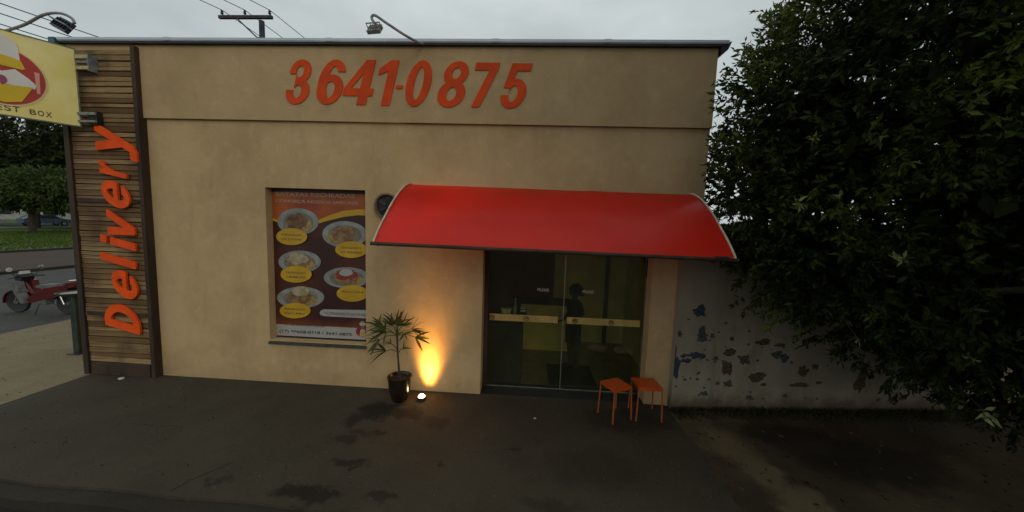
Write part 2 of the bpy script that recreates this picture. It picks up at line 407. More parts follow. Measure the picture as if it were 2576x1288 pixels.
# sidewalk in front of the shop, with its near edge uneven
edge = []
x = -6.4
while x < 2.25:
    edge.append((x, Yk - .015*(x+4.7) - .02 + .012*math.sin(x*5) + .01*random.random())); x += .12
slab('sidewalk', [(-6.4, .35)] + edge + [(2.25, -2.3), (2.25, .35)], -.3, 0, M['sidewalk'], kind='structure')
slab('pavement', [(-10.0, -2.0), (-6.403, -2.05), (-6.403, 60), (-10.0, 60)], -.3, .006, M['pavement'], kind='structure')
cr0 = MB()
for line in ([(-2.93, -2.115), (-2.90, -2.05), (-2.88, -1.99), (-2.83, -1.93), (-2.80, -1.86), (-2.74, -1.80), (-2.70, -1.72)], [(-4.3, -1.2), (-4.1, -1.23), (-3.9, -1.2), (-3.75, -1.22)]):
    A_ = [(x+random.uniform(-.008, .008), y) for x, y in line]
    for p, q in zip(A_, A_[1:]):
        w_ = random.uniform(.003, .006); cr0.prism([(p[0]-w_, p[1]), (p[0]+w_, p[1]), (q[0]+w_*.8, q[1]), (q[0]-w_*.8, q[1])], .0005, .003, 'XY')
cr0.build('crack', M['soil'], bpy.data.objects['sidewalk'])['kind'] = 'stuff'
# the dirt lot, gently uneven
def dirt():
    bm = bmesh.new(); nx, ny = 110, 60
    vs = []
    for j in range(ny+1):
        for i in range(nx+1):
            X = 2.253 + 11*i/nx; Y = -3.2 + 3.6*j/ny
            h = -.012 + .035*noise.noise(Vector((X*1.3, Y*1.3, 0))) + .012*noise.noise(Vector((X*7, Y*7, 3)))
            if X < 2.5: h = min(h, -.004)
            vs.append(bm.verts.new((X, Y, h)))
    for j in range(ny):
        for i in range(nx):
            a = j*(nx+1)+i; bm.faces.new((vs[a], vs[a+1], vs[a+nx+2], vs[a+nx+1]))
    me = bpy.data.meshes.new('dirt_ground'); bm.to_mesh(me); bm.free()
    tag(link('dirt_ground', me, M['dirt'], smooth=True), kind='structure')
dirt()
# kerbs
k = MB(); 
pts = [(-6.4, -2.10), (-5.6, -2.115)] + [(p[0], p[1]-.001) for p in edge if p[0] > -5.5] + [(2.25, -2.302)]
k.prism(pts + [(p[0], p[1]-.15) for p in pts[::-1]], -.3, -.028, 'XY')
tag(k.build('kerb', M['kerb']), kind='structure')
k = MB().box(-10.16, -10.003, -2.0, 60, -.3, .002, .012)
tag(k.build('side_kerb', M['pavement']), kind='structure')
tag(MB().box(-20.2, -20.0, -60, 200, -.3, .0, .02).build('far_kerb', M['kerb']), kind='structure')
tag(MB().box(-28.9, -28.6, -60, 200, -.3, .05, .02).build('lawn_kerb', M['kerb']), kind='structure')
tag(sheet('lawn', [(-60, -60), (-28.9, -60), (-28.9, 200), (-60, 200)], .03, M['grass']), kind='structure')
tag(sheet('park_path', [(-62, -60), (-58.5, -60), (-58.5, 200), (-62, 200)], .05, M['path_white']), kind='structure')
tag(sheet('far_lawn', [(-160, -60), (-62, -60), (-62, 200), (-160, 200)], .06, M['grass']), kind='structure')

# ================================================================== SHOP BUILDING
shop = empty('shop_building', (0, 0, 0), label='single storey beige rendered shop with a glass entrance under a curved awning', cat='building')
def wall_grid(xs, zs, hole, y0, y1):
    """front skin with openings and their reveals, one continuous mesh"""
    bm = bmesh.new(); V = {}
    def g(i, j, d):
        if (i, j, d) not in V: V[(i, j, d)] = bm.verts.new((xs[i], (y0, y1)[d], zs[j]))
        return V[(i, j, d)]
    def solid(i, j): return 0 <= i < len(xs)-1 and 0 <= j < len(zs)-1 and not hole(i, j)
    for i in range(len(xs)-1):
        for j in range(len(zs)-1):
            if not solid(i, j): continue
            for d in (0, 1): bm.faces.new([g(i, j, d), g(i+1, j, d), g(i+1, j+1, d), g(i, j+1, d)])
            for (di, dj, a, b) in ((-1, 0, (i, j), (i, j+1)), (1, 0, (i+1, j), (i+1, j+1)), (0, -1, (i, j), (i+1, j)), (0, 1, (i, j+1), (i+1, j+1))):
                if not solid(i+di, j+dj): bm.faces.new([g(*a, 0), g(*b, 0), g(*b, 1), g(*a, 1)])
    m = MB(); m.bm.free(); m.bm = bm; return m
xs = [-6.5, -3.6, -2.12, -.41, 1.95, 2.29, 2.56]
zs = [-.3, -.02, .66, 2.62, 2.915, 3.84]
def hole(i, j):
    if i == 1 and j in (2, 3): return True           # poster recess
    if i == 3 and j in (1, 2): return True           # doorway
    if i == 5 and j <= 3: return True                # notch at the corner
    return False
wall_grid(xs, zs, hole, 0, .22).build('front_wall', M['stucco'], shop)
MB().box(-6.5, 2.56, -.045, .22, 3.843, 4.86).build('parapet', M['stucco_band'], shop)
MB().box(-3.62, -2.10, .222, .26, .6, 2.98).build('niche_backing', M['dirty_return'], shop)
c = MB(); c.box(-6.49, 2.66, -.10, .26, 4.862, 4.905); c.box(-6.49, 2.66, -.108, -.102, 4.872, 4.905)
c.build('roof_flashing', M['steel_cap'], shop)
MB().box(-6.49, 2.60, -.095, -.047, 4.835, 4.8605).build('dark_strip', M['dark_metal'], shop)  # dark strip along the underside of the flashing
# overlapping laps of the flashing
for i, xx in enumerate((-4.9, -2.6, -.35, 1.1)):
    MB().box(xx, xx+.09, -.112, .262, 4.870, 4.909).build('flashing_joint', M['steel_cap'], shop)
g = MB(); g.prism([(2.562, 4.86), (2.70, 4.90), (2.66, 4.80), (2.58, 4.74)], -.09, .25); g.build('gutter_end', M['dark_metal'], shop)
MB().box(-6.60, -6.502, -.12, .2, 4.60, 4.90).build('flashing_end', M['blue_tarp'], shop)
MB().box(-6.5, -6.3, .22, 8, -.3, 4.8).build('side_wall', M['stucco'], shop)
MB().box(2.34, 2.54, .222, 8, -.3, 4.8).build('side_wall', M['dirty_return'], shop)
MB().box(-6.3, 2.34, 7.8, 8, -.3, 4.8).build('rear_wall', M['stucco'], shop)
MB().box(-6.3, 2.34, .222, 7.8, 4.3, 4.4).build('roof', M['dirty_return'], shop)
# window sill
s = MB(); s.prism([(-.035, .60), (.20, .655), (.20, .675), (-.035, .635)], -3.605, -2.115, 'YZ')
s.build('sill', mat('slate_sill', (.055, .06, .048), .6, .2, 12, bmp=.3), shop)
# interior
M['olive'] = mat('olive_wall', (.74, .64, .22), .8, .12, 2)
M['maroon'] = mat('maroon_wall', (.13, .018, .012), .6, .15, 2)
M['int_floor'] = mat('shop_floor', (.30, .27, .19), .4, .15, 4)
MB().box(-6.3, 2.34, .222, 7.8, -.2, -.012).build('shop_floor', M['int_floor'], shop)
MB().box(-.9, .78, 2.6, 2.68, -.01, 2.9).build('inner_wall', M['maroon'], shop)
MB().box(.782, 2.338, 2.6, 2.68, -.01, 2.9).build('inner_wall', M['olive'], shop)
MB().box(-.98, -.90, .222, 2.68, -.01, 2.9).build('inner_wall', M['olive'], shop)
MB().box(2.30, 2.338, .222, 2.598, -.01, 2.9).build('inner_wall', M['olive'], shop)
MB().box(-.9, 2.30, .222, 2.6, 2.82, 2.9).build('ceiling', M['stucco'], shop)
MB().box(1.86, 1.94, 2.53, 2.598, -.01, 2.82).build('inner_door_frame', M['dark_wood'], shop)
# glass door in the recess
MB().box(-.41, -.355, .262, .32, -.01, 2.61).build('door_frame', M['dark_wood'], shop)
MB().box(1.945, 1.949, .262, .32, -.01, 2.61).build('door_frame', M['alu'], shop)
MB().box(-.355, 1.945, .262, .32, 2.55, 2.61).build('door_frame', M['alu'], shop)
MB().box(-.41, 1.95, .005, .40, -.018, .004, .003).build('threshold', M['dark_metal'], shop)
M['bar'] = mat('cream_handle', (.44, .33, .095), .5, .2, 6, c2=(.34, .25, .07))
M['knob'] = mat('brass_knob', (.20, .13, .04), .4, .2, 9)
M['sticker'] = mat('white_sticker', (.6, .6, .55), .6, .1, 20)
for (a, b, ka, kb, sa, sb) in ((-.352, .772, -.291, .228, .38, .55), (.786, 1.942, .955, 1.491, 1.05, 1.21)):
    d = MB().box(a, b, .286, .294, .012, 2.55).build('door', M['glass'], shop)
    d['label'] = 'tinted glass door leaf with a cream push bar'
    MB().box(a, b, .280, .300, .004, .0118).build('bottom_rail', M['alu'], d)
    if a > 0: MB().box(a-.012, a-.001, .28, .30, .012, 2.55).build('edge_strip', M['alu'], d)
    MB().box(a+.02 if a < 0 else a+.05, b-.07 if a < 0 else b-.03, .255, .284, 1.045, 1.145, .006).build('push_bar', M['bar'], d)
    for kx in (ka, kb):
        MB().lathe([(.012, -.004), (.032, -.012), (.042, -.006), (.044, 0)], (kx, .254, 1.095), 16, 'Y').build('knob', M['knob'], d, True)
    glyph('push_lettering', 'PUXE', sa, sb, 1.515, 1.56, .2855, M['sticker'], d, .001, bold=.01)

# timber clad column
tcx = empty('timber_column', (-5.92, -.1, 0), label='tall timber slatted column at the left end of the shop front carrying orange letters', cat='column')
def ch(o, p, kind=None):
    if kind: o['kind'] = kind
    o.parent = p; o.matrix_parent_inverse = p.matrix_world.inverted() if False else Matrix.Translation(-p.location); return o
ch(MB().box(-6.5, -6.42, -.115, -.001, .002, 4.795, .004).build('frame_post', M['dark_wood']), tcx)
ch(MB().box(-5.40, -5.34, -.115, -.001, .002, 4.795, .004).build('frame_post', M['dark_wood']), tcx)
ch(MB().box(-6.38, -5.43, -.112, -.035, .004, .20, .006).build('base_board', M['dark_wood']), tcx)
ch(MB().box(-6.38, -5.43, -.03, -.001, .002, 4.79).build('backing', M['dark_metal']), tcx)
z = .204; n = 0; me_s = []
for v in range(3):
    b = MB(); b.box(-.508, .503, -.045, 0, 0, .07, .004)
    for vv in b.bm.verts:
        vv.co.z += .004*noise.noise(Vector((vv.co.x*3, v*7, vv.co.z*4))); vv.co.y += .006*noise.noise(Vector((vv.co.x*2, v*5, 3)))
    me = bpy.data.meshes.new('slat'); b.bm.to_mesh(me); b.bm.free(); me.materials.append(M['slat']); me_s.append(me)
while z < 4.74:
    hgt = random.choice((.058, .07, .07, .078, .086))
    if z + hgt > 4.79: break
    o = bpy.data.objects.new('slat', me_s[n % 3]); col.objects.link(o); o.parent = tcx
    o.location = (-5.905+5.92, -.035+.1 - random.random()*.012 - .002, z)
    o.scale = (1, 1, (hgt-.006-random.random()*.006)/.07); o.rotation_euler = (R(random.uniform(-2.5, 2.5)), R(random.uniform(-.25, .25)), 0)
    z += hgt; n += 1
for zz in (.93, 2.62):
    ch(MB().box(-6.38, -5.43, -.108, -.094, zz, zz+.06, .004).build('crossbar', M['dark_wood']), tcx)
# lettering
dl = empty('delivery_lettering', (-5.8, -.15, .677), label='orange-red cut-out word Delivery running up the timber column', cat='lettering')
for chh, x0, x1, z0, z1 in (('D', -6.055, -5.506, .677, 1.124), ('e', -5.897, -5.505, 1.216, 1.637), ('l', -6.044, -5.504, 1.66, 1.90), ('i', -6.022, -5.485, 1.93, 2.16),
                         ('v', -5.90, -5.482, 2.16, 2.53), ('e', -5.948, -5.53, 2.545, 2.938), ('r', -5.96, -5.547, 2.965, 3.23), ('y', -5.985, -5.366, 3.2, 3.747)):
    o = cut_glyph('letter', chh, x0, x1, z0, z1, -.112, M['letter_orange'], .03, .24, True); ch(o, dl)
pn = empty('phone_number', (-1.5, -.045, 4.05), label='large red slanted telephone number 3641-0875 on the parapet', cat='lettering')
for chh, x0, x1, z0, z1 in (('3', -3.211, -2.838, 4.06, 4.653), ('6', -2.772, -2.352, 4.065, 4.657), ('4', -2.404, -1.931, 4.065, 4.655), ('1', -1.90, -1.607, 4.06, 4.652),
                         ('-', -1.656, -1.557, 4.285, 4.33), ('0', -1.523, -1.161, 4.053, 4.655), ('8', -1.084, -.661, 4.05, 4.646), ('7', -.621, -.245, 4.06, 4.632), ('5', -.228, .188, 4.048, 4.626)):
    o = cut_glyph('digit' if chh != '-' else 'hyphen', chh, x0, x1, z0, z1, -.046, M['letter_red'], .012, .22); ch(o, pn)

# ================================================================== POSTER
po = empty('menu_poster', (-2.86, .15, .66), label='tall brown and orange menu poster of stuffed potatoes in the wall recess', cat='poster')
PX0, PX1, PZ0, PZ1 = -3.598, -2.122, .68, 2.912
def uv(x, y):
    l = 20 + y/1180*40; u = (x-l)/(778-l); t = 20+10*u; bt = 1165+50*u
    return PX0 + u*(PX1-PX0), PZ1 - (y-t)/(bt-t)*(PZ1-PZ0)
MB().box(PX0, PX1, .13, .15, PZ0-.0, PZ1).build('backing_board', None, None)
bb = bpy.data.objects['backing_board']; ch(bb, po)
def poster_mat():
    m, nt, bs = newmat('poster_print'); bs.inputs['Roughness'].default_value = .5
    tcn = nt.nodes.new('ShaderNodeTexCoord'); sp = nt.nodes.new('ShaderNodeSeparateXYZ'); nt.links.new(tcn.outputs['Object'], sp.inputs[0])
    z = math_(nt, 'ADD', sp.outputs[2], math_(nt, 'MULTIPLY', noi(nt, 2, 3), .25))
    a = mixrgb(nt, ramp(nt, noi(nt, 1.6, 3), .4, .65), (.030, .006, .004), (.065, .012, .004))
    a = mixrgb(nt, ramp(nt, z, .95, 1.15, 1, 0), a, (.16, .035, .008))
    nt.links.new(a, bs.inputs['Base Color']); return m
bb.data.materials.append(poster_mat())
PL = {k: mat('print_'+k, tuple(q*.62 for q in c), .5, v, s, c2=None if c2 is None else tuple(q*.62 for q in c2)) for k, c, v, s, c2 in (
    ('orange', (.55, .13, .02), .2, 2, (.36, .06, .012)), ('gold', (.85, .52, .02), .1, 5, None), ('plate', (.42, .44, .42), .2, 8, (.28, .30, .30)), ('inner', (.30, .27, .20), .2, 9, None),
    ('potato', (.42, .26, .11), .3, 14, (.22, .11, .04)), ('cream', (.6, .52, .36), .2, 14, (.42, .33, .17)), ('fries', (.55, .40, .14), .3, 22, (.35, .22, .07)), ('white', (.55, .55, .52), .05, 4, None),
    ('sauce', (.38, .05, .02), .3, 15, (.25, .03, .01)), ('ink', (.05, .04, .035), .1, 5, None), ('red', (.42, .03, .02), .1, 5, None), ('brown', (.30, .15, .07), .3, 14, None), ('paletext', (.60, .42, .28), .1, 5, None))}
def flat(name, poly, y, mk, parent, th=.0012):
    o = MB().prism([uv(*p) for p in poly], y-th, y).build(name, PL[mk]); return ch(o, po) if parent is None else setpar(o, parent)
def setpar(o, parent):
    o.parent = parent; return o
def ell(cx, cy, rx, ry, n=36, wob=0., seed=0):
    return [(cx+rx*(1+wob*noise.noise(Vector((math.cos(t)*2, math.sin(t)*2, seed))))*math.cos(t), cy+ry*(1+wob*noise.noise(Vector((math.cos(t)*2, math.sin(t)*2, seed+5))))*math.sin(t)) for t in [2*math.pi*i/n for i in range(n)]]
Y0 = .129
top = [(28, 245), (90, 262), (200, 275), (300, 275), (390, 255), (480, 215), (570, 185), (680, 172), (776, 170)]
flat('orange_header', [(23, 45), (776, 55)] + top[::-1], Y0, 'orange', None)
flat('gold_swoosh', top + [(776, 218), (690, 216), (590, 228), (490, 252), (390, 280), (300, 300), (200, 302), (90, 285), (30, 262)], Y0-.002, 'gold', None)
PLT = [((228, 270), (160, 103), (183, 385), (121, 65), 'brown', ('STROGONOFF', 'DE CARNE')),
       ((590, 365), (173, 103), (643, 483), (123, 65), 'potato', ('STROGONOFF', 'DE FRANGO')),
       ((240, 580), (165, 88), (217, 677), (121, 66), 'cream', ('FRANGO', 'CREMOSO')),
       ((603, 705), (176, 83), (650, 830), (121, 66), 'sauce', ('BACON', '')),
       ((248, 862), (183, 86), (210, 965), (120, 62), 'potato', ('FRANGO', 'CATUPIRY'))]
for i, (pc, pr_, oc, orr, k, tx) in enumerate(PLT):
    p = flat('printed_plate', ell(*pc, *pr_), Y0-.004, 'plate', None)
    flat('plate_well', ell(pc[0], pc[1]+4, pr_[0]*.74, pr_[1]*.74), Y0-.006, 'inner', p)
    flat('fries', ell(pc[0]+(pr_[0]*.34 if i != 1 else -pr_[0]*.4), pc[1]+pr_[1]*.28, pr_[0]*.40, pr_[1]*.42, wob=.4, seed=i), Y0-.008, 'fries', p)
    flat('potato', ell(pc[0]-6, pc[1]+2, pr_[0]*.50, pr_[1]*.62, wob=.35, seed=i+20), Y0-.010, 'potato' if k in ('sauce', 'cream') else k, p)
    if k == 'sauce':
        flat('sauce', ell(pc[0]-2, pc[1]-24, 84, 42, wob=.5, seed=3), Y0-.012, 'sauce', p)
        flat('topping', ell(pc[0]-2, pc[1]-42, 52, 30, wob=.3, seed=4), Y0-.014, 'white', p)
    if k == 'cream': flat('topping', ell(pc[0]-10, pc[1]-25, 82, 45, wob=.4, seed=6), Y0-.012, 'cream', p)
    if i == 4: flat('topping', ell(pc[0]+5, pc[1]-52, 68, 38, wob=.3, seed=8), Y0-.012, 'cream', p)
    q = flat('name_oval', ell(*oc, *orr), Y0-.016, 'gold', None)
    for j, t in enumerate(tx):
        if not t: continue
        a = uv(oc[0]-78, oc[1]-14+j*34); b = uv(oc[0]+78, oc[1]-32+j*34+1)
        setpar(glyph('caption', t, a[0], b[0], a[1]-.012, a[1]+.018, Y0-.0165, PL['brown'], None, .0012, bold=.02), q)
def ptxt(body, xa, xb, ytop, ybot, mk, bold=.0):
    xm = (xa+xb)/2; a = (uv(xa, ybot)[0], uv(xm, ybot)[1]); b = (uv(xb, ytop)[0], uv(xm, ytop)[1])
    return ch(glyph('print_line', body, a[0], b[0], a[1], b[1], Y0-.004, PL[mk], None, .0012, bold=bold), po, 'stuff')
ptxt('BATATAS RECHEADAS', 52, 668, 50, 80, 'paletext', .02); ptxt('CONHEÇA NOSSOS SABORES', 50, 694, 106, 134, 'paletext', .02)
pill = [(778, 968), (430, 958), (405, 966), (395, 984), (400, 1002), (425, 1013), (778, 1036)]
flat('white_pill', pill, Y0-.002, 'white', None); ptxt('* ACOMPANHAMENTO: BATATA PALHA', 430, 770, 985, 1010, 'brown')
flat('footer', [(58, 1072), (776, 1118), (777, 1213), (61, 1163)], Y0-.002, 'white', None)
ptxt('(17) 99658-0718 / 3641-0875', 85, 640, 1135, 1165, 'ink', .02); ptxt('FAÇA SEU PEDIDO PELO TELEFONE', 120, 430, 1085, 1096, 'ink')
lg = flat('red_roundel', ell(722, 1140, 50, 44), Y0-.006, 'red', None)
flat('white_bust', [(700, 1180), (706, 1130), (724, 1118), (742, 1130), (750, 1180)], Y0-.008, 'white', lg)
flat('gold_apron', [(708, 1182), (712, 1148), (740, 1148), (744, 1182)], Y0-.010, 'gold', lg)
flat('white_hat', ell(724, 1078, 24, 20) , Y0-.008, 'white', lg)
flat('face', ell(724, 1106, 14, 14), Y0-.010, 'potato', lg)

# ================================================================== AWNING
aw = empty('awning', (.45, 0, 3.0), label='wide curved glossy red vinyl awning over the glass entrance', cat='awning')
AX0, AX1 = -1.45, 2.36
prof = [(-.005, 3.01), (-.10, 3.005), (-.24, 2.965), (-.40, 2.895), (-.56, 2.80), (-.72, 2.69), (-.86, 2.575), (-1.0, 2.46), (-1.12, 2.35), (-1.20, 2.262)]
bm = bmesh.new(); nx = 64; rows = []
# smooth the profile
def cr_(p, n=5):
    out = []
    for i in range(len(p)-1):
        p0, p1, p2, p3 = [Vector(p[max(0, min(len(p)-1, i+k))]) for k in (-1, 0, 1, 2)]
        for j in range(n):
            t = j/n; out.append(.5*((2*p1)+(-p0+p2)*t+(2*p0-5*p1+4*p2-p3)*t*t+(-p0+3*p1-3*p2+p3)*t**3))
    return out + [Vector(p[-1])]
PR = cr_(prof, 4)
for i in range(nx+1):
    t = i/nx; X = AX0 + (AX1-AX0)*t
    rib = abs(math.sin(t*math.pi*3)) ** .7
    row = []
    for j, (y, z) in enumerate(PR):
        u = j/(len(PR)-1); sag = -.012*rib*math.sin(math.pi*u) + .004*noise.noise(Vector((X*2, u*3, 0)))
        row.append(bm.verts.new((X, y - .5*sag, z + sag - .035*t)))
    rows.append(row)
for a, b in zip(rows, rows[1:]):
    for j in range(len(PR)-1): bm.faces.new((a[j], a[j+1], b[j+1], b[j]))
bmesh.ops.solidify(bm, geom=bm.faces[:], thickness=.004)
mm = MB(); mm.bm.free(); mm.bm = bm; ch(mm.build('canopy_sheet', M['vinyl'], smooth=True), aw)
for t in (0, 1):
    X = AX0 if t == 0 else AX1
    ch(MB().tube([(X, y-.004, z+.008-.035*t) for y, z in PR], .011, 6).build('edge_piping', M['piping'], smooth=True), aw)
ch(MB().tube([(AX0-.03, -1.20, 2.252), (AX1+.03, -1.20, 2.252-.035)], .02, 8).build('front_rail', M['dark_wood'], smooth=True), aw)
for t in (.01, .34, .67, .99):
    X = AX0+(AX1-AX0)*t
    ch(MB().tube([(X, y+.02, z-.03-.035*t) for y, z in PR[2:]], .012, 6).build('rib', M['dark_metal'], smooth=True), aw)
    ch(MB().tube([(X, -.005, 2.30), (X, -1.18, 2.235-.035*t)], .012, 6).build('brace', M['dark_metal'], smooth=True), aw)
ch(MB().box(AX1-.22, AX1-.08, -1.236, -1.222, 2.225, 2.255, .004).build('maker_tab', M['dark_metal']), aw)

# exhaust vent
ve = empty('wall_vent', (-1.79, -.03, 2.70), label='round exhaust vent in the wall half hidden behind the awning', cat='vent')
MB().lathe([(.178, .03), (.182, -.03), (.160, -.035), (.150, .0), (.150, .03)], (0, 0, 0), 36, 'Y').build('vent_ring', M['dirty_return'], ve, True)
MB().lathe([(.140, .022), (.140, .012), (.05, .016), (.01, .012)], (0, 0, 0), 30, 'Y').build('duct', M['dark_metal'], ve, True)
for i in range(5):
    a = i*2*math.pi/5; b = MB(); b.box(.03, .135, -.002, .002, -.022, .022)
    o = b.build('fan_blade', M['dark_metal'], ve); o.rotation_euler = (R(20), a, 0); o.location = (0, 0, 0)

# ================================================================== HANGING SIGN
dirv = Vector((-.32, -.54, 0)).normalized()
sg = empty('hanging_sign', (-6.175, -.155, 3.68), math.atan2(-dirv.y, -dirv.x), label='pale yellow projecting shop sign with a red roundel and BEST BOX lettering', cat='sign')
# local: +x towards the column, sign spans x -1.24..0, z 0..1.03, face towards local -y
SW, SH = 1.24, 1.03
def smat(n, c, v=.06): return mat('sign_'+n, c, .5, v, 3)
SG = {'bg': mat('sign_yellow', (.80, .68, .20), .5, .06, 2, c2=(.88, .78, .34)), 'red': smat('red', (.45, .03, .018)), 'white': smat('white', (.75, .74, .70)), 'gold': smat('gold', (.70, .48, .01)),
      'cream': smat('cream', (.78, .62, .30)), 'ink': smat('ink', (.10, .10, .05)), 'pink': smat('pink', (.75, .36, .28)), 'purple': smat('purple', (.30, .06, .12))}
MB().box(-SW, 0, -.03, .03, 0, SH, .004).build('panel', SG['bg'], sg)
fr = MB()
for b in ((-SW-.012, .012, -.034, .034, -.014, -.001), (-SW-.012, .012, -.034, .034, SH+.001, SH+.014), (.001, .012, -.034, .034, -.001, SH+.001), (-SW-.012, -SW-.001, -.034, .034, -.001, SH+.001)): fr.box(*b)
fr.build('frame', mat('sign_frame', (.22, .22, .15), .5, .2, 8), sg)
def sp_(name, poly, lay, k): return MB().prism(poly, -.032-.003*lay, -.0305-.003*(lay-1) if lay > 1 else -.0301).build(name, SG[k], sg)
cx_, cz_ = -.60, .485
def circ(cx, cz, rx, rz, a0=0, a1=360, n=48): return [(cx+rx*math.cos(R(a0+(a1-a0)*i/n)), cz+rz*math.sin(R(a0+(a1-a0)*i/n))) for i in range(n if a1-a0 == 360 else n+1)]
sp_('roundel_rim', circ(cx_, cz_, .352, .372), 1, 'cream')
sp_('roundel', circ(cx_, cz_, .332, .352), 2, 'red')
sp_('jacket', [(-.86, .43), (-.80, .50), (-.70, .585), (-.60, .53), (-.50, .585), (-.40, .50), (-.34, .43), (-.36, .38), (-.84, .38)], 3, 'white')
sp_('box', [(-.83, .40), (-.60, .37), (-.37, .40), (-.47, .19), (-.60, .15), (-.73, .19)], 4, 'gold')
sp_('button', circ(-.60, .43, .035, .05), 5, 'purple')
sp_('hat', [(-.73, .74), (-.75, .86), (-.72, .93), (-.66, .97), (-.60, .985), (-.54, .97), (-.48, .92), (-.46, .86), (-.455, .69), (-.60, .70), (-.745, .69)], 3, 'white')
sp_('hat_band', [(-.75, .70), (-.68, .725), (-.60, .73), (-.52, .725), (-.45, .70), (-.42, .61), (-.44, .595), (-.60, .60), (-.76, .595), (-.78, .61)], 4, 'gold')
sp_('spoon', [(-.352, .60), (-.312, .60), (-.318, .33), (-.345, .33)], 3, 'pink')
sp_('fork', [(-.888, .60), (-.848, .60), (-.855, .33), (-.882, .33)], 3, 'pink')
for k_, c_ in enumerate('BEST BOX'):
    if c_ != ' ': glyph('sign_letter', c_, -.735+k_*.0635, -.735+k_*.0635+.052, .05, .12, -.0301, SG['ink'], sg, .002, bold=.02)
def sgp(o):
    o.parent = sg; o.matrix_parent_inverse = (Matrix.Translation(sg.location) @ Matrix.Rotation(sg.rotation_euler.z, 4, 'Z')).inverted(); return o
M['arm_cream'] = mat('cream_bracket', (.55, .48, .28), .6, .15, 9)
for (z0, z1, y_, mk) in ((4.585, 4.635, -.175, 'arm_cream'), (4.53, 4.56, -.16, 'grey_arm'), (4.44, 4.485, -.175, 'arm_cream')):
    b = MB(); b.prism([(-6.165, y_), (-6.10, y_-.02), (-5.93, y_-.02), (-5.93, y_+.01), (-6.10, y_+.01), (-6.165, y_+.03)], z0, z1, 'XY'); sgp(b.build('bracket_arm', M[mk]))
sgp(MB().box(-5.95, -5.928, -.19, -.08, 4.42, 4.65, .003).build('bracket_plate', M['grey_arm']))
for (z0, z1) in ((3.83, 3.87), (3.73, 3.76)): sgp(MB().box(-6.16, -5.90, -.19, -.165, z0, z1, .004).build('bracket_arm', M['grey_arm']))
sgp(MB().box(-6.03, -5.90, -.164, -.08, 3.70, 3.89, .004).build('bracket_plate', M['dark_metal']))

# floodlights on gooseneck arms
def flood(label, arm, head, rot, size, hmat):
    f = empty('floodlight', arm[0], label=label, cat='floodlight', group='floodlights on gooseneck arms along the roof edge')
    o = MB().tube(cr3(arm), .016, 8).build('arm', M['grey_arm'], smooth=True); ch(o, f)
    h = empty('x', head) ; col.objects.unlink(h); bpy.data.objects.remove(h)
    b = MB(); sx, sy, sz = size
    b.prism([(-sx, -sy), (sx, -sy), (sx*.82, sy), (-sx*.82, sy)], -sz/2, sz/2, 'XY')
    hb = b.build('housing', hmat, f); hb.location = Vector(head)-Vector(arm[0]); hb.rotation_euler = rot
    g = MB().prism([(-sx*.86, -sy*.84), (sx*.86, -sy*.84), (sx*.7, sy*.84), (-sx*.7, sy*.84)], -sz/2-.004, -sz/2-.001, 'XY').build('lens', mat('flood_lens', (.3, .28, .24), .2, .2, 30), hb)
    y = MB(); y.tube([(-sx*1.05, 0, -sz*.2), (-sx*1.05, 0, sz*1.6), (sx*1.05, 0, sz*1.6), (sx*1.05, 0, -sz*.2)], .008, 6)
    y.build('yoke', M['grey_arm'], hb)
    for k in range(5):
        MB().box(-sx*.7+k*sx*.35-.003, -sx*.7+k*sx*.35+.003, -sy*.7, sy*.7, sz/2+.0005, sz/2+.02).build('cooling_fin', hmat, hb)
    return f
def cr3(p, n=6):
    out = []
    p = [Vector(q) for q in p]
    for i in range(len(p)-1):
        p0, p1, p2, p3 = p[max(0, i-1)], p[i], p[i+1], p[min(len(p)-1, i+2)]
        for j in range(n):
            t = j/n; out.append(.5*((2*p1)+(-p0+p2)*t+(2*p0-5*p1+4*p2-p3)*t*t+(-p0+3*p1-3*p2+p3)*t**3))
    return out + [p[-1]]
flood('grey floodlight on a gooseneck arm above the middle of the parapet', [(-1.22, .12, 4.9), (-1.36, -.32, 4.80), (-1.60, -.46, 4.90), (-1.74, -.5, 4.975), (-1.78, -.5, 4.94), (-1.73, -.5, 4.87)],
      (-1.735, -.5, 4.815), (R(52), 0, R(-8)), (.085, .07, .045), M['grey_arm'])
flood('dark blue floodlight on a gooseneck arm above the yellow sign', [(-6.52, -.62, 4.70), (-6.22, -.6, 4.80), (-5.94, -.6, 4.92), (-5.72, -.6, 4.94), (-5.57, -.6, 4.885), (-5.53, -.6, 4.82)],
      (-5.71, -.58, 4.81), (R(62), R(24), R(-14)), (.17, .075, .04), mat('navy_housing', (.018, .022, .05), .4, .2, 9))

# ================================================================== UTILITY POLE AND WIRES
pl = empty('utility_pole', (-8.6, 9.6, 0), label='utility pole with a dark crossarm and three insulators behind the roof', cat='utility pole')
from mathutils import geometry
def ray(x, y):       # measured sight line, used once to fix heights of far things
    return ((x-1288)/880)*rr + ((644-y)/880)*uu + ff
C0 = Vector((.26, -4.9, 2.53))
def at(x, y, Y): d = ray(x, y); return C0 + d*((Y-C0.y)/d.y)
PY = 9.6
a, b, t = at(557, 48, PY), at(690, 45, PY), at(658, 45, PY)
zc = (a.z+b.z)/2
pl.location = (t.x, PY, 0)
MB().tube([(0, 0, -.2), (0, 0, zc-.1)], [.15, .10], 12).build('post', M['pole_wood'], pl, True)
MB().box(a.x-t.x, b.x-t.x, -.16, -.05, zc-.07, zc+.05, .008).build('crossarm', M['pole_wood'], pl)
MB().tube([(-.95, -.13, zc-.06), (-.1, -.10, zc-.82)], .028, 6).build('brace', M['pole_wood'], pl, True)
MB().box(-.12, .12, -.14, .10, zc-.95, zc-.78, .01).build('collar', M['pole_wood'], pl)
ins = []
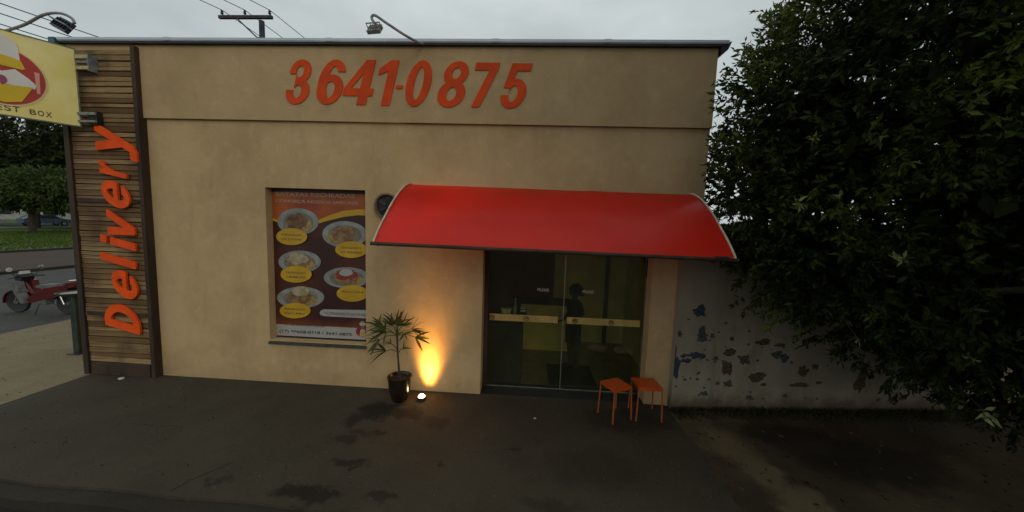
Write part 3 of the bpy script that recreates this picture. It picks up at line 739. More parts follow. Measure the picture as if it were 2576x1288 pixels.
for px in (564, 621, 683):
    q = at(px, 38, PY); ix = q.x-t.x
    MB().lathe([(.015, 0), (.02, .06), (.055, .07), (.05, .12), (.03, .13), (.045, .15), (.04, .20), (.015, .22)], (ix, -.1, zc+.05), 12).build('insulator', M['dark_metal'], pl, True)
    ins.append(Vector((q.x, PY-.1, zc+.27)))
def wire(p, q, sag, r, label):
    n = 40; pts = [p.lerp(q, i/n) - Vector((0, 0, 4*sag*(i/n)*(1-i/n))) for i in range(n+1)]
    tag(MB().tube(pts, r, 5).build('power_line', M['dark_metal']), label, 'wire', 'overhead power lines')
LBL = ['left', 'middle', 'right']
for i, p in enumerate(ins):
    q = p + Vector((math.sin(R(4.5)), math.cos(R(4.5)), 0))*36
    wire(p, q, .5, .014, 'overhead wire running away from the %s insulator on the crossarm' % LBL[i])
    q = p - Vector((math.sin(R(19)), math.cos(R(19)), 0))*34
    wire(p, q, .4, .014, 'overhead wire coming over the street to the %s insulator on the crossarm' % LBL[i])
for i, (px, py, Z) in enumerate(((131, 28, 8.7), (111, 45, 8.5), (140, 80, 8.3), (100, 90, 8.1))):
    d = ray(px, py); p = C0 + d*((Z-C0.z)/d.z); h = Vector((.36, 1, 0)).normalized()
    wire(p - h*16, p + h*32, .35, .016, 'thin street cable above the yellow sign, %s of the four' % ('topmost', 'second from the top', 'third from the top', 'lowest')[i])

# ================================================================== UPLIGHT, PALM
ul = empty('ground_spotlight', (-1.2, -.26, 0), label='lit round spotlight on the pavement beside the potted palm', cat='spotlight')
MB().lathe([(.055, .001), (.06, .012), (.050, .045), (.045, .046), (.042, .03)], (0, 0, 0), 20).build('housing', M['dark_metal'], ul, True)
MB().lathe([(.046, .036), (.042, .058), (.026, .074), (.002, .080)], (0, 0, 0), 20).build('lens', emis('lamp_lens', (1, .78, .42), 26), ul, True)
ld = bpy.data.lights.new('spot', 'SPOT'); lo = bpy.data.objects.new('spot', ld); col.objects.link(lo)
ld.energy = 150; ld.color = (1, .46, .085); ld.spot_size = R(138); ld.spot_blend = 1; lo.scale = (.27, 1, 1); ld.shadow_soft_size = .06
lo.location = (-1.2, -.26, .105); lo.rotation_euler = (R(90+57), 0, R(-8))

pp = empty('potted_palm', (-1.495, -.31, 0), label='small fan palm in a dark glazed pot beside the spotlight', cat='potted plant')
MB().lathe([(.085, .002), (.11, .03), (.145, .16), (.155, .30), (.165, .335), (.168, .355), (.150, .357), (.142, .33), (.13, .32)], (0, 0, 0), 32).build('pot', mat('pot_glaze', (.022, .014, .010), .22, .3, 6), pp, True)
MB().lathe([(.138, .318), (.1, .325), (.02, .33)], (0, 0, 0), 20).build('soil', M['soil'], pp, True)
MB().tube(cr3([(0, 0, .3), (-.02, .01, .5), (-.035, .01, .72), (-.04, .0, .95)], 4), [.016]*5+[.014]*8, 8).build('stem', M['bark'], pp, True)
def leaflet_mesh(L, W, droop, name='leaflet'):
    n = 7; vs = []; fs = []
    for i in range(n+1):
        t = i/n; wd = W*math.sin(math.pi*min(1, t*.85+.12))*(1 if t < .95 else .3); z = -droop*t*t*L
        vs += [(t*L, -wd, z+.25*wd), (t*L, 0, z-.1*wd), (t*L, wd, z+.25*wd)]
    for i in range(n):
        a = 3*i; fs += [(a, a+3, a+4, a+1), (a+1, a+4, a+5, a+2)]
    me = bpy.data.meshes.new(name); me.from_pydata(vs, [], fs); me.materials.append(M['palm_leaf'])
    at_ = me.attributes.new('tone', 'FLOAT', 'POINT'); at_.data.foreach_set('value', [random.random()]*len(vs))
    me.polygons.foreach_set('use_smooth', [True]*len(fs)); return me
LM = [leaflet_mesh(.26, .017, d) for d in (.1, .3, .5, .25)]
def frond(base, tip, axis, nl, spread, L, up=.0):
    base = Vector(base); tip = Vector(tip); d = (tip-base).normalized(); mid = base.lerp(tip, .5)+Vector((0, 0, .03))
    f = MB().tube([base, mid, tip], [.006, .005, .004], 6).build('frond', M['palm_leaf'], pp, True)
    a_ = f.data.attributes.new('tone', 'FLOAT', 'POINT'); a_.data.foreach_set('value', [.4]*len(f.data.vertices))
    axis = Vector(axis).normalized(); nrm = axis.cross(d).normalized()
    for k in range(nl):
        th = R(-spread + 2*spread*k/(nl-1) + random.uniform(-6, 6))
        v = (d*math.cos(th) + nrm*math.sin(th) + axis*random.uniform(-.15, .15)).normalized()
        l = bpy.data.objects.new('leaflet', random.choice(LM)); col.objects.link(l); l.parent = f
        z = Vector((0, 0, 1)); yv = z.cross(v)
        if yv.length < .05: yv = Vector((0, 1, 0))
        yv.normalize(); zv = v.cross(yv); roll = random.uniform(-.9, .9); y2 = yv*math.cos(roll)+zv*math.sin(roll); z2 = v.cross(y2)
        mt_ = Matrix((v, y2, z2)).transposed().to_4x4(); s = L/.26*random.uniform(.82, 1.1); mt_ = mt_ @ Matrix.Diagonal((s, min(1.5, s*1.1), s, 1)); mt_.translation = tip - d*.01
        l.matrix_local = mt_
B = (-.04, 0, .93)
for (tip, axis, nl, sp, L) in (((-.30, .02, 1.04), (0, -.7, .7), 8, 52, .24), ((.24, -.04, .93), (0, -.7, .7), 7, 50, .22), ((-.26, -.08, .88), (-.2, -.7, .6), 7, 50, .24), ((.02, -.14, 1.12), (.2, -.9, .4), 8, 60, .23), ((-.05, -.02, 1.10), (.2, -1, .1), 8, 62, .23), ((-.12, .03, 1.06), (0, -1, .4), 7, 60, .22), ((.05, -.03, 1.08), (.2, -1, .3), 8, 60, .22),
        ((-.02, .05, 1.13), (1, .2, 0), 7, 55, .20), ((.17, .0, 1.02), (0, -.8, .7), 8, 55, .22), ((.10, -.12, 1.0), (.5, -.6, .6), 6, 55, .20), ((-.21, .0, .98), (0, -.7, .8), 9, 55, .25),
        ((-.15, -.10, .99), (-.4, -.6, .6), 7, 55, .22)):
    frond(B, tip, axis, nl, sp, L)
frond((-.035, 0, .70), (-.20, -.02, .70), (0, -.6, .8), 7, 45, .27)
frond((-.03, 0, .66), (.06, -.03, .76), (0, -.8, .6), 5, 40, .15)
frond((-.04, 0, .72), (-.12, -.03, .82), (0, -.9, .4), 5, 40, .14)

# ================================================================== STOOLS
M['stool'] = mat('orange_steel', (.58, .085, .006), .38, .12, 9)
M['stool_leg'] = mat('orange_leg', (.44, .07, .010), .4, .3, 12, c2=(.22, .09, .05))
def stool(label, corners, h=.455):
    c = [Vector((*p, 0)) for p in corners]; ctr = sum(c, Vector())/4
    o = empty('stool', ctr, label=label, cat='stool', group='orange metal stools by the entrance')
    bm = MB(); q = [(p-ctr)*.96 for p in c]
    bm.prism([(p.x, p.y) for p in q], h-.018, h, 'XY'); bm.prism([(p.x*.965, p.y*.965) for p in q], h-.045, h-.0185, 'XY')
    bmesh.ops.bevel(bm.bm, geom=list(bm.bm.edges), offset=.006, segments=2, affect='EDGES')
    bm.build('seat', M['stool'], o, True)
    for p in q:
        top = p*.94
        MB().tube([(top.x, top.y, h-.02), (p.x*1.04, p.y*1.04, .004)], .0105, 8).build('leg', M['stool_leg'], o, True)
    return o
def sq(cx, cy, s, a):
    return [(cx+s*math.cos(R(a+90*k)), cy+s*math.sin(R(a+90*k))) for k in range(4)]
stool('orange metal stool turned cornerwise in front of the glass door', sq(1.45, -.385, .215, 72))
stool('orange metal stool standing square against the end pillar', sq(1.87, -.305, .235, 45+2))

# ================================================================== INSIDE THE SHOP
ds = empty('service_desk', (-.12, .62, 0), label='black service desk just inside the glass door', cat='desk')
b = MB(); b.box(-.28, .30, -.20, .20, -.01, 1.0, .006); b.build('carcass', M['dark_metal'], ds)
MB().box(-.30, .32, -.22, .22, 1.002, 1.03, .005).build('worktop', M['dark_metal'], ds)
bx = empty('napkin_box', (-.10, .62, 1.032), label='white box on the left of the black service desk', cat='box')
MB().box(-.07, .07, -.05, .05, 0, .10, .004).build('box_body', M['sticker'], bx); MB().box(-.09, .09, -.06, .06, .102, .118, .004).build('lid', M['sticker'], bx)
bo = empty('glass_bottle', (.04, .66, 1.032), label='greyish bottle standing behind the white box on the desk', cat='bottle')
MB().lathe([(.03, 0), (.034, .02), (.034, .14), (.014, .20), (.013, .25)], (0, 0, 0), 16).build('bottle_body', M['grey_arm'], bo, True)
MB().lathe([(.015, .251), (.015, .275)], (0, 0, 0), 12).build('cap', M['sticker'], bo, True)
mc = empty('card_terminal', (.17, .64, 1.032), label='small dark appliance with a pale top on the right end of the desk', cat='appliance')
MB().box(-.06, .06, -.05, .05, 0, .12, .008).build('casing', M['dark_metal'], mc); MB().box(-.04, .04, -.052, -.0505, .08, .11).build('display', M['sticker'], mc); MB().box(-.05, .05, -.04, .04, .122, .135, .003).build('tray', M['sticker'], mc)
cn = empty('counter', (.85, 2.2, 0), label='pale olive fronted serving counter towards the back of the shop', cat='counter')
MB().box(-.75, .35, -.25, .25, -.01, .92, .006).build('front_panel', mat('counter_front', (.78, .64, .22), .6, .1, 3), cn)
MB().box(-.78, .38, -.28, .28, .922, .955, .005).build('countertop', M['dark_wood'], cn)
tag(MB().box(.62, 1.38, .45, 1.25, -.011, .004, .003).build('doormat', mat('mat_rubber', (.012, .012, .012), .9, .2, 40)), 'black doormat on the floor behind the glass doors', 'doormat')
pt = empty('wall_art', (2.285, 1.3, 1.9), label='dark leaf shaped decoration high on the right inner wall', cat='wall decoration')
for k_, (zz, yy) in enumerate(((0, 0), (.14, .1), (-.12, -.06))):
    o = MB().prism([(-.05+yy, -.1+zz), (.03+yy, -.13+zz), (.07+yy, .02+zz), (.02+yy, .14+zz), (-.04+yy, .06+zz)], -.012, .012, 'YZ').build('leaf_motif', M['dark_metal'], pt)

# person: dark silhouette in profile behind the glass
def person():
    root = empty('person', (1.05, 1.12, 0), R(-62), label='person with dark curly hair standing inside behind the glass doors', cat='person')
    skin = mat('skin', (.045, .026, .018), .6, .1, 9); cloth = mat('dark_top', (.012, .010, .012), .85, .2, 9); sk = mat('dark_shorts', (.010, .010, .014), .85, .2, 9)
    # faces local -y ; joints: index -> (pos, radius)
    J = [((0, 0, .80), .105), ((0, .0, .92), .092), ((0, .01, 1.06), .105), ((0, .01, 1.16), .10), ((0, 0, 1.235), .045), ((0, -.01, 1.285), .045), ((0, -.015, 1.34), .078), ((0, -.01, 1.41), .070)]
    E_ = [(i, i+1) for i in range(7)]
    def add(p, r, par): J.append((p, r)); E_.append((par, len(J)-1)); return len(J)-1
    for s in (-1, 1):
        a = add((s*.14, .01, 1.175), .045, 3); a = add((s*.175, .03, .99), .035, a); a = add((s*.15, -.09, .86), .027, a); a = add((s*.13, -.15, .84), .024, a)
        hnd = a
        a = add((s*.125, -.20, .84), .020, hnd)
        h = add((s*.08, .0, .74), .085, 0); h = add((s*.085, -.01, .42), .052, h); h = add((s*.085, .015, .22), .044, h); h = add((s*.085, .02, .055), .030, h); h = add((s*.09, -.10, .03), .028, h); add((s*.092, -.14, .024), .020, h)
    me = bpy.data.meshes.new('body'); me.from_pydata([j[0] for j in J], E_, []); o = link('body', me, skin, root)
    md = o.modifiers.new('skin', 'SKIN'); sv = me.skin_vertices[0].data
    for i, j in enumerate(J): sv[i].radius = (j[1], j[1]*(.8 if i in (2, 3) else 1))
    sv[0].use_root = True
    s2 = o.modifiers.new('sub', 'SUBSURF'); s2.levels = 2; s2.render_levels = 2
    # fingers
    for s in (-1, 1):
        for k in range(4):
            yx = s*(.125) + (k-1.5)*.014; L = (.045, .055, .052, .042)[k]
            MB().tube([(yx, -.20, .845), (yx, -.20-L*.6, .838), (yx, -.20-L, .82)], [.0075, .007, .006], 6).build('finger', skin, root, True)
        MB().tube([(s*.11, -.17, .845), (s*.09, -.20, .85), (s*.088, -.225, .845)], [.009, .008, .007], 6).build('thumb', skin, root, True)
    # clothes, head details
    MB().lathe([(.13, .80), (.125, .88), (.12, .98), (.135, 1.08), (.135, 1.15), (.09, 1.205), (.055, 1.225)], (0, .005, 0), 24).build('shirt', cloth, root, True)
    for s in (-1, 1):
        MB().tube([(s*.12, .005, 1.18), (s*.165, .02, 1.08), (s*.175, .03, 1.0)], [.055, .05, .047], 12).build('sleeve', cloth, root, True)
        MB().tube([(s*.065, 0, .82), (s*.08, -.002, .62), (s*.088, -.005, .46)], [.098, .092, .085], 16).build('trouser_leg', sk, root, True)
        MB().tube([(s*.088, .05, .028), (s*.09, -.06, .032), (s*.092, -.15, .024)], [.036, .038, .028], 10).build('shoe', cloth, root, True)
        MB().lathe([(.012, -.004), (.011, .002), (.004, .006)], (s*.03, -.088, 1.36), 10, 'Y').build('eye', cloth, root, True)
        MB().lathe([(.018, -.006), (.022, 0), (.012, .006)], (s*.082, -.005, 1.35), 10, 'X').build('ear', skin, root, True)
    MB().tube([(0, -.085, 1.365), (0, -.105, 1.335), (0, -.088, 1.328)], [.008, .013, .01], 8).build('nose', skin, root, True)
    MB().tube([(-.022, -.085, 1.305), (0, -.092, 1.303), (.022, -.085, 1.305)], .005, 6).build('mouth', cloth, root, True)
    hb = MB()
    for i in range(130):
        th = random.uniform(0, 2*math.pi); ph = random.uniform(-.5, 1.57); rr_ = .115
        p = Vector((rr_*math.cos(th)*math.cos(ph), rr_*math.sin(th)*math.cos(ph)+.025, rr_*1.02*math.sin(ph)+1.375))
        if p.y < -.045 and p.z < 1.40: continue
        bmesh.ops.create_icosphere(hb.bm, subdivisions=1, radius=random.uniform(.018, .032), matrix=Matrix.Translation(p))
    bmesh.ops.create_icosphere(hb.bm, subdivisions=2, radius=.105, matrix=Matrix.Translation((0, .035, 1.39)))
    hb.build('hair', mat('black_hair', (.008, .006, .005), .8, .2, 30), root, True)
person()

# ================================================================== BOUNDARY WALL (right)
bw = empty('boundary_wall', (2.295, -.095, 0), math.atan2(.40, 3.92), label='old whitewashed wall with flaking blue and brown paint right of the shop', cat='wall')
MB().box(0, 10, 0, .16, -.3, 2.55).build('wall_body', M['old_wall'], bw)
MB().box(0, 10, -.02, .18, 2.552, 2.60, .006).build('coping', M['dirty_return'], bw)
SBlue = mat('old_blue_paint', (.04, .055, .085), .9, .3, 30); SBrown = mat('bare_brown_patch', (.11, .065, .038), .95, .3, 30); SDark = mat('dark_patch', (.085, .072, .052), .95, .3, 30); SGrn = mat('teal_paint', (.07, .085, .072), .9, .3, 30)
def wpt(px, py):        # point on the wall's face
    d = ray(px, py); c_, s_ = math.cos(bw.rotation_euler.z), math.sin(bw.rotation_euler.z); n_ = Vector((-s_, c_, 0)); p0 = bw.location
    t_ = (Vector(p0)-C0).dot(n_)/d.dot(n_); p = C0+d*t_; q = p-Vector(p0); return q.x*c_+q.y*s_, q.z
spots = [(1763, 783, 17, 12, SBlue), (1700, 922, 11, 22, SBlue), (1698, 895, 4, 22, SBlue), (1752, 895, 18, 9, SBlue), (1728, 908, 13, 6, SBlue), (1722, 894, 10, 5, SDark), (1765, 843, 14, 15, SGrn), (1791, 845, 6, 5, SDark), (1710, 840, 5, 8, SDark),
         (1838, 886, 16, 10, SBrown), (1800, 902, 8, 5, SDark), (1830, 925, 12, 18, SBrown), (1872, 905, 14, 12, SDark), (1920, 862, 18, 7, SBrown), (1905, 862, 5, 4, SBlue), (1960, 868, 14, 5, SDark), (1955, 893, 16, 10, SGrn), (1975, 900, 10, 10, SGrn),
         (1805, 964, 6, 5, SDark), (1832, 966, 11, 8, SDark), (1768, 990, 11, 6, SGrn), (1771, 975, 3, 3, SDark), (1904, 948, 18, 10, SBrown), (1920, 968, 6, 4, SBrown), (1885, 1002, 8, 8, SDark), (2022, 932, 16, 12, SBrown), (2052, 922, 8, 7, SBrown),
         (2010, 968, 22, 6, SBrown), (2165, 960, 15, 28, SBrown), (1975, 996, 6, 5, SBrown), (2150, 925, 8, 5, SBrown), (2240, 935, 18, 9, SDark), (2270, 1000, 10, 6, SBrown), (1841, 853, 5, 6, SDark), (1700, 972, 3, 2, SDark), (2060, 962, 8, 4, SBrown), (2210, 1005, 7, 4, SGrn)]
for i, (px, py, rx, ry, mt_) in enumerate(spots):
    cx, cz = wpt(px, py); x1, _ = wpt(px+rx, py); _, z1 = wpt(px, py-ry)
    ax, az = max(.012, abs(x1-cx)), max(.012, abs(z1-cz)); poly = []
    for k_ in range(26):
        th = 2*math.pi*k_/26; r_ = 1 + .75*noise.noise(Vector((math.cos(th)*1.6, math.sin(th)*1.6, i*3.1))) + .3*noise.noise(Vector((math.cos(th)*5, math.sin(th)*5, i*3.1)))
        poly.append((cx+ax*r_*math.cos(th), cz+az*r_*math.sin(th)))
    if min(p[0] for p in poly) < .005: poly = [(max(.005, p[0]), p[1]) for p in poly]
    MB().prism(poly, -.0025, .0).build('paint_patch', mt_, bw)

for i in range(85):
    px = 1695 + 560*random.random()**1.4; py = random.uniform(800, 1005); cx, cz = wpt(px, py); r_ = random.uniform(.006, .024)
    poly = [(cx+r_*random.uniform(.5, 1.5)*math.cos(2*math.pi*k_/9), cz+r_*random.uniform(.4, 1.1)*math.sin(2*math.pi*k_/9)) for k_ in range(9)]
    if min(p[0] for p in poly) > .01 and cz > .05: MB().prism(poly, -.002, .0).build('paint_patch', random.choice((SBlue, SGrn, SGrn, SDark, SBrown)), bw)

# ================================================================== FOLIAGE
def leaves(P, D, L, W, name, mt_, parent, tone, kind='stuff'):
    """P base points, D leaf directions; each leaf a folded four-sided blade"""
    n = len(P); D = D/np.linalg.norm(D, axis=1, keepdims=True)
    rnd = rng.normal(size=(n, 3)); S = np.cross(D, rnd); S /= np.linalg.norm(S, axis=1, keepdims=True); U = np.cross(S, D)
    L = L[:, None]; W = W[:, None]
    v0 = P; v1 = P + D*L*.45 + S*W*.5 + U*W*.12; v2 = P + D*L - U*L*.12; v3 = P + D*L*.45 - S*W*.5 + U*W*.12
    V = np.stack([v0, v1, v2, v3], 1).reshape(-1, 3)
    me = bpy.data.meshes.new(name); me.vertices.add(4*n); me.vertices.foreach_set('co', V.ravel())
    idx = np.arange(n)*4; T = np.stack([idx, idx+1, idx+2, idx, idx+2, idx+3], 1).ravel()
    me.loops.add(6*n); me.loops.foreach_set('vertex_index', T); me.polygons.add(2*n)
    me.polygons.foreach_set('loop_start', np.arange(2*n)*3); me.polygons.foreach_set('loop_total', np.full(2*n, 3))
    me.update(calc_edges=True); a_ = me.attributes.new('tone', 'FLOAT', 'POINT'); a_.data.foreach_set('value', np.repeat(tone, 4))
    o = link(name, me, mt_, parent)
    if kind: o['kind'] = kind
    return o
def shoots(C, O, per, L, W, tonec, spread=.9, ln=.16):
    """C shoot origins, O outward directions"""
    n = len(C); O = O/np.linalg.norm(O, axis=1, keepdims=True)
    t = np.tile(np.linspace(.1, 1, per), n); Cc = np.repeat(C, per, 0); Oo = np.repeat(O, per, 0)
    P = Cc + Oo*(t*ln)[:, None] + rng.normal(size=(n*per, 3))*.008
    D = Oo*.65 + rng.normal(size=(n*per, 3))*spread*.6 + np.array([0, 0, -.25])
    Ls = L*rng.uniform(.6, 1.25, n*per); tone = np.clip(np.repeat(tonec, per) + rng.normal(size=n*per)*.13, 0, 1)
    return P, D, Ls, Ls*W/L, tone
def crown_pts(ells, n, thick=.35, lump=.14):
    out = []; nrm = []
    A = np.array([e[3]*e[4]+e[4]*e[5]+e[3]*e[5] for e in ells]); A = A/A.sum()
    for e, a_ in zip(ells, A):
        k_ = int(n*a_); d = rng.normal(size=(k_, 3)); d /= np.linalg.norm(d, axis=1, keepdims=True)
        c = np.array(e[:3]); r_ = np.array(e[3:])
        f = np.array([noise.noise(Vector(tuple(q*2.3+c))) + .5*noise.noise(Vector(tuple(q*5.5+c))) for q in d])
        rad = 1 + lump*f - thick*rng.random(k_)**1.6
        out.append(c + d*r_*rad[:, None]); nrm.append(d/r_)
    return np.concatenate(out), np.concatenate(nrm)

# --- the big tree on the right
bt = empty('street_tree', (7.4, -1.3, 0), label='big dense dark green tree overhanging the boundary wall on the right', cat='tree')
T = bt.location
tr = MB(); tr.tube(cr3([(0, 0, -.1), (.03, .02, .8), (-.05, .05, 1.6), (-.1, 0, 2.3)], 4), [.24, .22, .20, .19, .185, .18, .18, .17, .17, .165, .16, .15, .14], 12)
tr.build('trunk', M['bark'], bt, True)
for q in ([(-.1, 0, 2.2), (-1.2, .1, 3.0), (-2.6, .1, 3.5), (-3.9, .1, 3.7)], [(-.1, 0, 2.2), (-1.0, -.4, 2.4), (-2.2, -.7, 2.3), (-3.4, -.6, 2.1)], [(-.1, 0, 2.2), (-.5, .1, 3.6), (-1.2, .2, 5.0), (-1.8, .1, 6)], [(-.1, 0, 2.1), (-1.2, .1, 1.9), (-2.5, .1, 1.6)], [(-.1, 0, 2.3), (.6, -.3, 3.8), (.9, -.2, 5)]):
    pts_ = cr3(q, 4); MB().tube(pts_, [.10*(1-.8*i/len(pts_)) for i in range(len(pts_))], 8).build('branch', M['bark'], bt, True)
ELL = [(5.6, -1.0, 3.5, 3.35, 1.7, 2.9), (4.7, -1.1, 4.2, 2.0, 1.3, 1.5), (3.12, -.80, 3.85, .80, .5, .95), (3.18, -.72, 2.85, .85, .50, .85), (3.6, .65, 3.2, .85, .7, .9), (6.2, -1.6, 3.0, 2.4, 1.5, 2.2), (4.8, -4.3, 3.2, 1.8, 1.4, 2.7), (4.4, -4.1, 6.3, 2.7, 2.1, 1.5), (5.9, -1.0, 1.9, 1.9, 1.2, 1.35), (3.9, -.75, 2.7, 1.55, .75, 1.2), (7.4, -1.5, 5.2, 2.8, 2.2, 2.6)]  # lobes nearest the camera are out of view, added to block sky from the right
# inner mass: broad shaded leaves deeper in the crown
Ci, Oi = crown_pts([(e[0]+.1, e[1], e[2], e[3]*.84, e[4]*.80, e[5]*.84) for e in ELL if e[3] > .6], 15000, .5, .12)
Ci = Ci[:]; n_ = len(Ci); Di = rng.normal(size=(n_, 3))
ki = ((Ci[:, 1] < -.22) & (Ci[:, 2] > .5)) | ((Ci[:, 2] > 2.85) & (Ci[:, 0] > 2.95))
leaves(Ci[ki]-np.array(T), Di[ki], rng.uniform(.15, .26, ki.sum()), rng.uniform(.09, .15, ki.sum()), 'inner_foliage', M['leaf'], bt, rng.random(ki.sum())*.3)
C_, O_ = crown_pts(ELL, 25000, .30, .17)
def keep(P, m=0.):
    k_ = ~((P[:, 0] < 2.72) & (P[:, 1] > -.16)) & ~((P[:, 1] > -.12+(P[:, 0]-2.3)*.1-m) & (P[:, 2] < 2.65)) & (P[:, 2] > .12)
    return k_ & ~((P[:, 0] < 2.46) & (P[:, 2] < 3.15))
k_ = keep(C_, .08); C_, O_ = C_[k_], O_[k_]
tone = np.array([.40 + .75*noise.noise(Vector(tuple(p*.95))) + .35*noise.noise(Vector(tuple(p*2.6))) + .10*(p[2]-3.2) for p in C_])  # higher leaves toned lighter: light on the crown top put into the colour
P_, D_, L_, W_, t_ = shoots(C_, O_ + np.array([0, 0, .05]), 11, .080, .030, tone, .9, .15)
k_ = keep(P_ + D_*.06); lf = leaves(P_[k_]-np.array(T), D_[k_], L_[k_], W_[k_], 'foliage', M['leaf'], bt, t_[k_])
# pale young sprigs that catch the eye
for (x, y, z, s) in ((2.52, -1.75, 2.77, .75), (2.80, -1.8, 2.84, .5), (2.62, -1.7, 3.33, .45), (3.27, -1.9, 2.34, .8), (3.11, -1.8, 1.62, .4), (3.91, -1.9, 1.53, .75), (4.1, -1.9, 1.08, .9), (3.81, -1.9, 4.23, .8), (3.64, -1.9, 3.57, .9), (4.3, -2, 3.0, .7)):
    MB().tube([(x-T.x, y-T.y, z-T.z), (x+.15-T.x, y+.25-T.y, z+.02-T.z), (x+.5-T.x, y+.9-T.y, z+.15-T.z)], .004, 5).build('twig', M['bark'], bt, True)
    n_ = 11; Pq = rng.normal(size=(n_, 3))*.02*s; Dq = rng.normal(size=(n_, 3))*.7 + np.array([-.4, -.6, -.1])
    o = leaves(Pq, Dq, np.full(n_, .11*s)*rng.uniform(.7, 1.2, n_), np.full(n_, .036*s), 'leaf_cluster', M['leaf_lime'], bt, rng.random(n_), None)
    o.location = Vector((x, y, z)) - T

def far_tree(label, loc, ells, n, L, group, trunk_h, tr_r, mt_='leaf_far'):
    o = empty('park_tree', loc, label=label, cat='tree', group=group)
    MB().tube([(0, 0, -.1), (.1, .1, trunk_h*.5), (0, 0, trunk_h)], [tr_r, tr_r*.8, tr_r*.6], 8).build('trunk', M['bark'], o, True)
    for e in ells[:3]:
        MB().tube([(0, 0, trunk_h*.7), (e[0]*.5, e[1]*.5, (trunk_h+e[2])*.5), (e[0]*.9, e[1]*.9, e[2])], [tr_r*.5, tr_r*.35, tr_r*.15], 6).build('branch', M['bark'], o, True)
    C, O = crown_pts(ells, n, .5, .3)
    tone = np.clip(np.array([.35+.6*noise.noise(Vector(tuple(p*.6)))+.3*noise.noise(Vector(tuple(p*1.7))) for p in C]), 0, 1)
    P, D, Ls, Ws, t = shoots(C, O, 5, L, L*.45, tone, .9, L*1.6)
    leaves(P, D, Ls, Ws, 'foliage', M[mt_], o, t); return o
G = 'trees in the park across the side road'
far_tree('round topped mid green tree on the lawn left of the timber column', (-46.3, 25.2, 0), [(1.5, 0, 4.2, 3.0, 2.4, 1.5), (-.8, 0, 3.6, 2.0, 2, 1.1), (3.2, 0, 3.6, 1.8, 2, 1.1)], 2600, .34, G, 2.6, .28, 'leaf_mid')
far_tree('tall dark tree behind the yellow sign, furthest left in the park', (-58, 33, 0), [(0, 0, 8, 6.5, 5, 4.5), (-4, 0, 6.5, 4.5, 4, 3), (4, 0, 7, 4.5, 4, 3.2)], 3200, .55, G, 5, .5)
far_tree('tall dark tree filling the gap between the yellow sign and the column', (-52, 36, 0), [(0, 0, 8.5, 6, 5, 5), (3.6, 0, 6.2, 4.5, 4, 3.5), (-4, 0, 6.4, 4, 4, 3)], 3200, .55, G, 5, .5)
far_tree('dark spreading tree at the back of the park behind the small round one', (-66, 46, 0), [(0, 0, 8, 8, 6, 4.5), (6, 0, 6.5, 6, 4, 3.5), (-6, 0, 7, 6, 4, 3.5)], 3200, .6, G, 5, .5)
far_tree('dark tree right beside the timber column at the far end of the lawn', (-52, 45, 0), [(0, 0, 8.5, 6.5, 6, 5.5), (5, 0, 6, 5, 4, 3.5)], 2600, .55, G, 5, .5)
far_tree('dark tree standing at the left edge of the picture beyond the lawn', (-70, 33, 0), [(0, 0, 8, 7, 6, 5), (-5, 0, 7, 5, 4, 4)], 2600, .6, G, 5, .5)

# lawn blades along the near part of the lawn
n_ = 30000; gx = rng.uniform(-50, -28.95, n_); gy = rng.uniform(2, 40, n_)
Pg = np.stack([gx, gy, np.full(n_, .03)], 1); Dg = rng.normal(size=(n_, 3))*.35 + np.array([0, 0, 1])
leaves(Pg, Dg, rng.uniform(.08, .2, n_), np.full(n_, .07), 'lawn_grass', leafmat('grass_blade', (.05, .085, .012), (.07, .12, .016), (.10, .15, .025)), None, rng.random(n_))
bpy.data.objects['lawn_grass']['label'] = 'short green grass covering the park lawn'
def chips(name, n, xr, yr, z, s0, s1, mt_, label):
    b = MB()
    for _ in range(n):
        x, y, r_ = random.uniform(*xr), random.uniform(*yr), random.uniform(s0, s1)
        k_ = random.randint(3, 5); a0 = random.random()*6
        b.prism([(x+r_*random.uniform(.6, 1.2)*math.cos(a0+6.283*q/k_), y+r_*random.uniform(.6, 1.2)*math.sin(a0+6.283*q/k_)) for q in range(k_)], z, z+r_*.6, 'XY')
    tag(b.build(name, mt_), label, None, None, 'stuff')
chips('pale_grit', 420, (-6.3, 2.2), (-2.1, -.02), .0005, .002, .007, mat('grit_pale', (.16, .14, .10), .9, .3, 30), 'pale grit and tiny debris on the sidewalk')
chips('dark_grit', 500, (-6.3, 2.2), (-2.1, -.02), .0005, .002, .009, mat('grit_dark', (.02, .015, .01), .9, .3, 30), 'dark crumbs and dead leaf bits on the sidewalk')
chips('pavement_grit', 260, (-9.8, -6.5), (-1.9, 6), .0065, .004, .012, mat('grit_dark2', (.05, .04, .025), .9, .3, 30), 'dark specks on the pale side pavement')
# fallen leaves and small weeds on the dirt
n_ = 450; gx = rng.uniform(2.3, 8, n_); gy = rng.uniform(-2.6, .0, n_)
Pg = np.stack([gx, gy, np.full(n_, .02)], 1); Dg = rng.normal(size=(n_, 3)); Dg[:, 2] *= .18
o = leaves(Pg, Dg, rng.uniform(.03, .075, n_), np.full(n_, .022), 'fallen_leaves', leafmat('dry_leaf', (.025, .015, .007), (.05, .03, .013), (.10, .065, .03)), None, rng.random(n_)); o['label'] = 'dry leaves scattered on the dirt under the tree'
n_ = 2600; gx = 2.3 + rng.random(n_)**1.3*5; gy = -.13 + (gx-2.3)*.1 - rng.random(n_)**2*.25
Pg = np.stack([gx, gy, np.full(n_, -.01)], 1); Dg = rng.normal(size=(n_, 3))*.5 + np.array([0, -.1, 1])
o = leaves(Pg, Dg, rng.uniform(.03, .10, n_), np.full(n_, .012), 'wall_foot_weeds', leafmat('weed', (.02, .03, .01), (.04, .045, .015), (.07, .06, .02)), None, rng.random(n_)); o['label'] = 'low weeds growing along the foot of the old wall'

